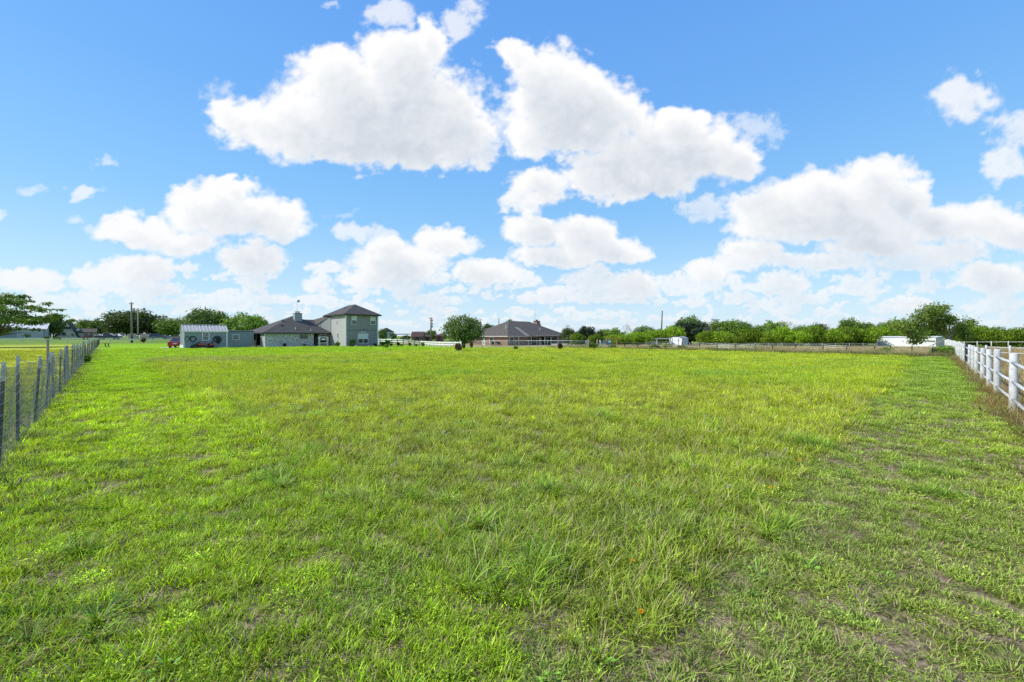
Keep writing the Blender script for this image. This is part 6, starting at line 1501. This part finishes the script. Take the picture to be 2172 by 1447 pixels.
def cart():
    p = sh(1.42, -.75); r = thing('dump_cart', p, ROT, 'black tipped dump cart beside the red lawn tractor', 'cart'); bk = pm('black_plastic', (.02, .02, .02))
    M = Matrix.Translation((0, 0, .36)) @ Matrix.Rotation(R(-31), 4, 'Y')
    mb = MB(); w = .36
    for a in (((-.78, .42), (-.02, .02), -w, -w + .02), ((-.78, .42), (-.02, .02), w - .02, w)): pass
    mb.box(-.70, .42, -w, w, -.04, 0, 0, M); mb.box(-.74, .46, -w - .02, -w, -.04, .34, 0, M); mb.box(-.74, .46, w, w + .02, -.04, .34, 0, M); mb.box(.42, .46, -w, w, 0, .34, 0, M); mb.box(-.74, -.70, -w, w, -.02, .30, 0, M)
    mb.build('tub', bk, r)
    for s in (-1, 1):
        mb = MB(); mb.lathe([(.08, -.06), (.17, -.06), (.19, -.02), (.19, .02), (.17, .06), (.08, .06)], (.36, s*.44, .19), 14, 0, 'y'); t = mb.build('wheel', TYRE, r, True); mb = MB(); mb.lathe([(.015, s*.05), (.10, s*.062), (.11, s*.04)], (.36, s*.44, .19), 12, 0, 'y'); mb.build('rim', WHITE, t)
    mb = MB(); mb.tube([(.36, -.44, .19), (.36, .44, .19)], .02, 6); mb.tube([(.3, 0, .25), (.75, 0, .5)], .025, 6); mb.build('axle', STEEL, r)
cart()

# things hung on the shed wall
def hang(name, x, z, label, cat, fn, mats):
    mb = MB(); fn(mb); o = mb.build(name, mats, None, True); o.location = sh(x, -.07, z); o.rotation_euler.z = ROT; return tag(o, label, cat)
HOSEG = pm('grey_hose', (.13, .16, .17), .55, .2, 8); HOSEB = pm('black_hose', (.014, .014, .016), .5, .2, 8); HOSEBL = pm('dark_blue_hose', (.04, .06, .085), .5, .2, 8)
def coil(c, n, Rr, r, sx, sz, sd):
    g = np.random.default_rng(sd)
    def f(mb):
        for i in range(n): mb.torus((c[0] + g.normal(0, .012), g.normal(0, .012), c[1] + g.normal(0, .018)), Rr*g.uniform(.88, 1.06), r, 22, 5, 0, 'y', sx, sz)
        mb.tube([(c[0], -.01, c[1] - Rr*sz), (c[0] + .05, -.02, c[1] - Rr*sz - .22)], r*.8, 5); mb.box(c[0] - .03, c[0] + .03, -.03, .06, c[1] + Rr*sz - .02, c[1] + Rr*sz + .04)
    return f
hang('hose_coil', .36, 1.30, 'grey hose coil hung leftmost on the shed wall', 'hose', coil((0, 0), 6, .31, .018, .8, 1.15, 1), HOSEG)
hang('hose_coil', 1.02, 1.32, 'thick black hose coil hung second on the shed wall', 'hose', coil((0, 0), 14, .34, .026, 1, 1, 2), HOSEB)
def reel(mb):
    g = np.random.default_rng(4)
    for i in range(10): mb.torus((g.normal(0, .02), -.02 + g.normal(0, .01), g.normal(0, .03)), .40*g.uniform(.75, 1.12), .018, 24, 5, 0, 'y', 1.05, 1.0)
    mb.lathe([(.02, -.10), (.24, -.10), (.27, -.04), (.24, .02), (.02, .02)], (.08, 0, .10), 14, 1, 'y')
    for i in range(9): x = -.05 + i*.035; mb.tube([(x + .05, -.08, .1), (x + .03, -.09, -.3), (x + .06 + g.normal(0, .03), -.08, -.62 + g.normal(0, .06))], .022, 5, 1)
hang('hose_reel', 3.72, 1.28, 'dark bundle of hose and cable hung in a big ring right of the shed window', 'hose', reel, [HOSEBL, HOSEB])
def frame(mb):
    for a, b in (((-.22, -.55), (-.22, .45)), ((.22, -.55), (.22, .45)), ((-.22, .45), (.22, .45)), ((-.22, -.55), (0, -.75)), ((.22, -.55), (0, -.75)), ((-.1, .62), (-.22, .45))): mb.tube([(a[0], 0, a[1]), (b[0], 0, b[1])], .018, 6)
    mb.tube([(0, 0, -.75), (0, 0, -.98)], .016, 6); mb.box(-.16, .16, -.02, .02, .24, .34)
hang('hanging_frame', 4.46, 1.38, 'thin grey metal frame hung rightmost on the shed wall', 'frame', frame, GALV)

# ---------- poles
POLE = pm('weathered_pole', (.22, .195, .165), .9, .25, 3, stretch=(3, 3, .4)); POLEL = pm('tan_pole', (.42, .33, .24), .9, .2, 3, stretch=(3, 3, .4))
def pole(px, top, Y, rad, label, arm=0, mat=POLE, lean=0, extra=None, base=None, cat='utility pole', az=0.0):
    p = at(px, Y) if base is None else base; h = zof(top, Y) - p.z; r = thing('utility_pole', p, 0, label, cat)
    mb = MB(); mb.tube([(0, 0, -.3), (lean*.5, 0, h*.5), (lean, 0, h)], [rad*1.15, rad, rad*.78], 9); mb.build('pole', mat, r, True)
    if arm: mb = MB(); mb.box(lean - arm, lean + arm, -.09, .09, h - .42, h - .28, 0, Matrix.Rotation(az, 4, 'Z')); mb.build('crossarm', WOODG, r)
    if arm:
        for x in (-arm*.9, 0, arm*.9): mb = MB(); mb.lathe([(.05, 0), (.07, .06), (.03, .16)], (lean + x, 0, h - .27 if x else h), 8); mb.build('insulator', GALV, r)
    if extra: extra(r, h)
    return r
def bands(r, h):
    for i, z in enumerate((.25, .75, 1.25)): mb = MB(); mb.lathe([(.262, z), (.262, z + .25)], (0, 0, 0), 10); mb.build('band', DARKTRIM if i != 1 else WHITE, r)
    mb = MB(); mb.lathe([(.02, -.3), (.22, -.28), (.24, 0), (.22, .3), (.02, .34)], (.55, 0, h - 1.7), 10); mb.box(.15, .4, -.04, .04, h - 1.75, h - 1.65); mb.build('transformer', GALV, r)
pole(279.5, 641.5, 102, .20, 'thick utility pole with banded foot and crossarm inside the rail fence', .55, POLE, -.1, bands)
pole(292.5, 653.5, 124, .17, 'paler thin utility pole just right of the banded pole', 0, POLEL)
def cans(r, h):
    for i, (x, z) in enumerate(((.45, h - 1.0), (.5, h - 2.1), (.5, h - 3.0))): mb = MB(); mb.lathe([(.02, -.4), (.24, -.38), (.26, .2), (.02, .34)], (x, 0, z), 10); mb.build('transformer', GALV, r)
pole(914, 673.5, 140, .26, 'far utility pole with stacked transformer cans left of the round oak', .7, POLE, 0, cans)
pole(1018.5, 677, 150, .14, 'thin far utility pole behind the right side of the round oak', .4)
pole(1058, 675, 160, .2, 'short dark utility pole above the left slope of the brick house roof')
pole(1204.5, 689.5, 170, .17, 'far T shaped utility pole right of the brick chimney', .9)
pole(1402, 659, 112, .19, 'tall bare wooden pole leaning slightly in front of the scrub', 0, pm('grey_brown_pole', (.16, .13, .115), .9, .2, 3), .35, cat='pole')
# ---------- garden bits round the house
ROCK = pm('pale_limestone', (.52, .48, .40), .95, .25, 4, bump=.5)
def rock(p, s, label, seed, cat='rock', name='landscape_rock', mat=ROCK):
    g = np.random.default_rng(seed); mb = MB(); vs = []; n, m = 8, 5
    for i in range(m):
        for j in range(n):
            t = 6.283*j/n; q = math.pi*.5*i/(m-1); k = g.uniform(.8, 1.15); vs.append((math.cos(t)*math.cos(q)*k*s, math.sin(t)*math.cos(q)*k*s*.8, math.sin(q)*s*.7*k - .02))
    fs = [(i*n+j, i*n+(j+1) % n, (i+1)*n+(j+1) % n, (i+1)*n+j) for i in range(m-1) for j in range(n)]
    mb.add(vs, fs); o = mb.build(name, mat); o.location = p; return tag(o, label, cat)
rock(th(1.25, -.85), .42, 'pale rock at the foot of the tower, left of the arched window', 1); rock(th(3.35, -.75), .33, 'pale rock below the right side of the arched window', 2); rock(th(4.2, -.7), .3, 'smaller grey rock near the right end of the tower wall', 3)
rock(th(TCX + 7.9, TCY - .35), .22, 'low rock at the right end of the brick wing', 4); rock(th(TCX + 5.7, TCY - .4), .2, 'low pale rock in front of the brick wing window', 5)
def shrub(key, p, s, label, name=None, cat='shrub', group=None): p = Vector(p); p.z = float(gz(p.x, p.y)); return put(key, p, p.x * 3 % 6, s, label, cat, group, name)
shrub('shrub_green', th(1.0, -.4), (1.15, .8, 1.2), 'green shrub against the tower wall left of the arched window')
shrub('shrub_dark', th(4.75, -.4), .6, 'dark little shrub at the right end of the tower wall')
shrub('shrub_green', th(-1.1, -.1 + TCY - 5.2), (1.2, .9, .75), 'flowering shrub below the white garden stand')
shrub('shrub_red', th(TCX + 3.0, TCY - .1), .62, 'small brownish plant against the brick wing')
shrub('shrub_dark', th(TCX + 5.9, TCY - .1), .5, 'small dark plant under the brick wing window')
def stand():
    r = thing('garden_stand', th(-1.55, TCY + .2 - .6), ROT, 'white open frame stand with a domed lid and dark box by the nook', 'stand'); mb = MB()
    for x in (-.65, .65): mb.box(x - .04, x + .04, -.3, -.22, .1, 1.5); mb.box(x - .04, x + .04, .22, .3, .1, 1.5)
    mb.box(-.69, .69, -.31, -.21, 1.5, 1.58); mb.box(-.69, .69, .21, .31, 1.5, 1.58); mb.box(-.61, .61, -.31, -.23, .55, .62); mb.build('frame', WHITE, r)
    mb = MB(); mb.bbox(-.4, .4, -.2, .2, .62, 1.02, .04); mb.build('box', DARK, r); mb = MB(); mb.lathe([(.34, 1.02), (.30, 1.18), (.16, 1.29), (.02, 1.32)], (0, 0, 0), 14); mb.build('dome_lid', WHITE, r, True)
stand()
# garden bed along the wooden fence: pots and little plants, in single file
for i, (px, k, s, lb) in enumerate(((812, 'shrub_dark', .9, 'dark plant at the near end of the garden bed right of the tower'), (823, 'shrub_green', 1.05, 'rounded green plant second along the garden bed right of the tower'), (830, 'shrub_dark', .55, 'small dark plant right of the rounded green plant in the garden bed'), (845, 'shrub_red', .75, 'brownish plant in the middle of the garden bed'), (852, 'shrub_dark', .45, 'tiny dark plant right of the middle brownish one'), (869, 'shrub_red', .7, 'brownish plant toward the far end of the garden bed'), (883, 'shrub_dark', .55, 'dark plant near the far end of the garden bed'), (896, 'shrub_green', .8, 'leggy green plant at the far end of the garden bed'))):
    shrub(k, at(px, 70.5 + (px - 812)*.06), s, lb, group='plants in the garden bed')
# young plants set out in the lawn
def sapling():
    r = thing('sapling', onground(819, 742), 0, 'leafy green sapling in the lawn in front of the tower corner', 'sapling'); mb = MB(); mb.tube([(0, 0, -.05), (.02, 0, .3), (-.02, .01, .62)], [.02, .016, .008], 6); mb.build('stem', BARK, r)
    foliage('foliage', [(0, 0, .55, .32, .3, .18), (.18, 0, .4, .18, .18, .12), (-.2, 0, .42, .16, .16, .1)], 130, .10, MIDLEAF, 61, r, .9)
sapling()
def ring(px, py, s, label, seed, n=7):
    r = thing('stone_ring', onground(px, py), 0, label, 'stones'); g = np.random.default_rng(seed)
    for i in range(n):
        a = 6.283*i/n; mb = MB(); mb.lathe([(s*.26, -.02), (s*.28, .05), (s*.2, .11), (.02, .13)], (math.cos(a)*s, math.sin(a)*s*.8, 0), 7); mb.build('stone', ROCK, r, False)
ring(817, 750.5, .55, 'pale stone ring lying in the grass below the sapling', 1, 8); ring(971, 748.2, .45, 'pale stones round the reddish shrub', 2, 7)
shrub('shrub_red', onground(972, 747.2), (1.05, 1.05, 1.0), 'reddish shrub standing in pale stones in the lawn')
shrub('shrub_dark', onground(983, 741.5), (.45, .45, .8), 'small dark shrub just right of the reddish shrub')
shrub('shrub_red', onground(1000, 740.5), (.62, .62, 1.15), 'tall thin reddish shrub in front of the round oak trunk')
shrub('shrub_dark', onground(1094, 743.5), (.55, .55, .6), 'tiny dark shrub in the lawn before the brick house corner')
shrub('shrub_red', onground(1188, 742.5), (.85, .85, .85), 'brown red shrub in the lawn before the white deck rails')
shrub('shrub_red', onground(304, 728), (1.3, 1.3, 1.35), 'brownish upright shrub inside the rail fence right of the banded pole')
shrub('shrub_grey', at(1213, 98), (3.2, 2.6, 2.6), 'large grey green bush at the right end of the brick house')
shrub('shrub_grey', at(1234, 96), (3.0, 2.4, 2.1), 'second grey green bush before the pointed dark tree')
shrub('shrub_dark', at(1229, 92), (2.6, 2.0, 1.3), 'dark low bush under the second grey green bush')
for i, (px, py, s, k, lb) in enumerate(((1258, 741, 1.4, 'shrub_green', 'green weed clump at the pale corner post'), (1415, 742, 1.3, 'shrub_green', 'dark green weed clump at the foot of the wire fence before the storage shed'), (1390, 742, 1.2, 'shrub_green', 'green weed clump left of the one before the storage shed'), (1446, 743.5, 1.1, 'shrub_green', 'weed clump below the right side of the storage shed'), (1880, 753, 1.2, 'shrub_green', 'green weeds at the wire fence before the white building'), (2004, 757, 1.6, 'shrub_green', 'green weed thicket in the corner where the wire fence meets the pipe fence'), (1990, 756, 1.2, 'shrub_green', 'weed clump left of the corner thicket'), (1300, 741, 1.0, 'shrub_green', 'weed clump below the blue playset'))):
    shrub(k, onground(px, py), (s, s, s*.55), lb, 'weed_clump', 'weeds')
shrub('shrub_green', onground(180, 772), (.55, .55, .6), 'small green weed growing at the foot of the wire mesh fence', 'weed_clump', 'weeds')
# low dark curved stand on the lawn by the far end of the mesh fence
r = thing('curved_stand', onground(227, 737), .1, 'low dark garden stand on two curved legs at the left of the lawn', 'stand'); mb = MB(); mb.box(-.55, .35, -.12, .12, .56, .61); mb.build('top', BROWNW, r)
for x in (-.2, .22): mb = MB(); mb.tube([(x - .02, 0, .56), (x - .06, 0, .34), (x + .02, 0, .12), (x + .22, 0, .0)], [.07, .075, .07, .05], 7); mb.build('leg', BROWNW, r, True)
r = thing('upright_board', onground(981.5, 737.5), .3, 'salmon coloured upright board left of the round oak trunk', 'board'); mb = MB(); mb.bbox(-.26, .26, -.05, .05, -.1, .95, .015); mb.build('panel', pm('salmon_paint', (.52, .27, .19), .7, .15, 3), r); mb = MB(); mb.box(-.30, .30, -.08, .08, .95, 1.0); mb.build('cap', ROCK, r)
# patio furniture by the brick house
def patio(px, label, nm):
    r = thing(nm, at(px, 93), .6, label, nm.split('_')[-1]); mb = MB(); mb.box(-.4, .4, -.3, .3, .4, .46); mb.build('seat', DARKTRIM, r); mb = MB(); mb.box(-.4, .4, .26, .32, .46, 1.0); mb.build('backrest', DARKTRIM, r)
    for x in (-.36, .32):
        for y in (-.28, .24): mb = MB(); mb.box(x, x + .05, y, y + .05, -.1, .4); mb.build('leg', DARKTRIM, r)
patio(1046, 'dark patio chair left of the grill by the brick house', 'patio_chair'); patio(1060, 'dark patio chair right of the grill by the brick house', 'patio_chair')
r = thing('grill', at(1053, 93), 0, 'black barbecue grill between two patio chairs', 'grill'); mb = MB(); mb.lathe([(.3, .7), (.36, .8), (.36, .95), (.25, 1.1), (.02, 1.15)], (0, 0, 0), 12); mb.build('lid', DARKTRIM, r, True)
for x, y in ((-.25, -.2), (.25, -.2), (0, .25)): mb = MB(); mb.tube([(x, y, -.1), (x*.6, y*.6, .72)], .025, 6); mb.build('leg', DARKTRIM, r)
# playset and swing frame
def playset():
    r = thing('playset', at(1288, 84), .2, 'blue plastic playset with panels and a low slide', 'playset'); b1 = pm('playset_blue', (.07, .22, .34), .5, .15, 2); b2 = pm('playset_grey_blue', (.22, .30, .36), .5, .15, 2); b3 = pm('playset_turquoise', (.10, .34, .38), .5, .1, 2)
    for x in (-.5, .5):
        for y in (-.5, .5): mb = MB(); mb.box(x - .05, x + .05, y - .05, y + .05, -.1, 1.6); mb.build('post', b2, r)
    mb = MB(); mb.box(-.45, .45, -.45, .45, .55, .62); mb.build('platform', b2, r); mb = MB(); mb.box(-.44, .44, -.53, -.48, .3, .95); mb.build('panel', b1, r); mb = MB(); mb.box(.49, .54, -.44, .44, .62, 1.3); mb.build('panel', b2, r)
    mb = MB(); mb.slab([(-.56, -.25, .62), (-.56, .25, .62), (-1.4, .25, .02), (-1.4, -.25, .02)], (-.4, 0, 1), .06); mb.build('slide', b3, r); mb = MB(); mb.bbox(-1.15, -.7, -.75, -.35, 0, .55, .05); mb.build('tub', b3, r)
playset()
r = thing('swing_frame', at(1296, 88), -.1, 'orange swing frame standing behind the blue playset', 'swing'); OR = pm('orange_red_paint', (.45, .16, .07), .55, .2, 3)
mb = MB(); mb.tube([(-.9, 0, 1.75), (1.3, 0, 1.75)], .05, 7); mb.build('top_bar', OR, r)
for x in (-.9, 1.3):
    for s in (-1, 1): mb = MB(); mb.tube([(x + s*.35, s*.6, -.2), (x, 0, 1.8)], .045, 7); mb.build('leg', OR, r)
for x in (-.1, .6): mb = MB(); mb.tube([(x - .2, 0, 1.75), (x - .2, 0, .5)], .012, 4); mb.tube([(x + .2, 0, 1.75), (x + .2, 0, .5)], .012, 4); mb.box(x - .24, x + .24, -.1, .1, .46, .5); mb.build('swing_seat', DARKTRIM, r)
# narrow drive pad by the red car
o = MB().box(-1.6, 1.4, -.6, 3.5, -.05, .03).build('driveway', CONC); o.location = at(374, 59.5); o.rotation_euler.z = ROT; tag(o, kind='structure')
r = thing('water_trough', at(1222, 88), 0, 'small white tub under the grey green bush by the deck', 'tub'); mb = MB(); mb.lathe([(.3, 0), (.36, .4), (.33, .4), (.28, .05)], (0, 0, 0), 12); mb.build('tub', WHITE, r, True)
# prototypes that were never placed leave the scene
for k, (o, used) in list(PROTO.items()):
    if not used:
        for c in list(o.children): bpy.data.objects.remove(c)
        bpy.data.objects.remove(o)
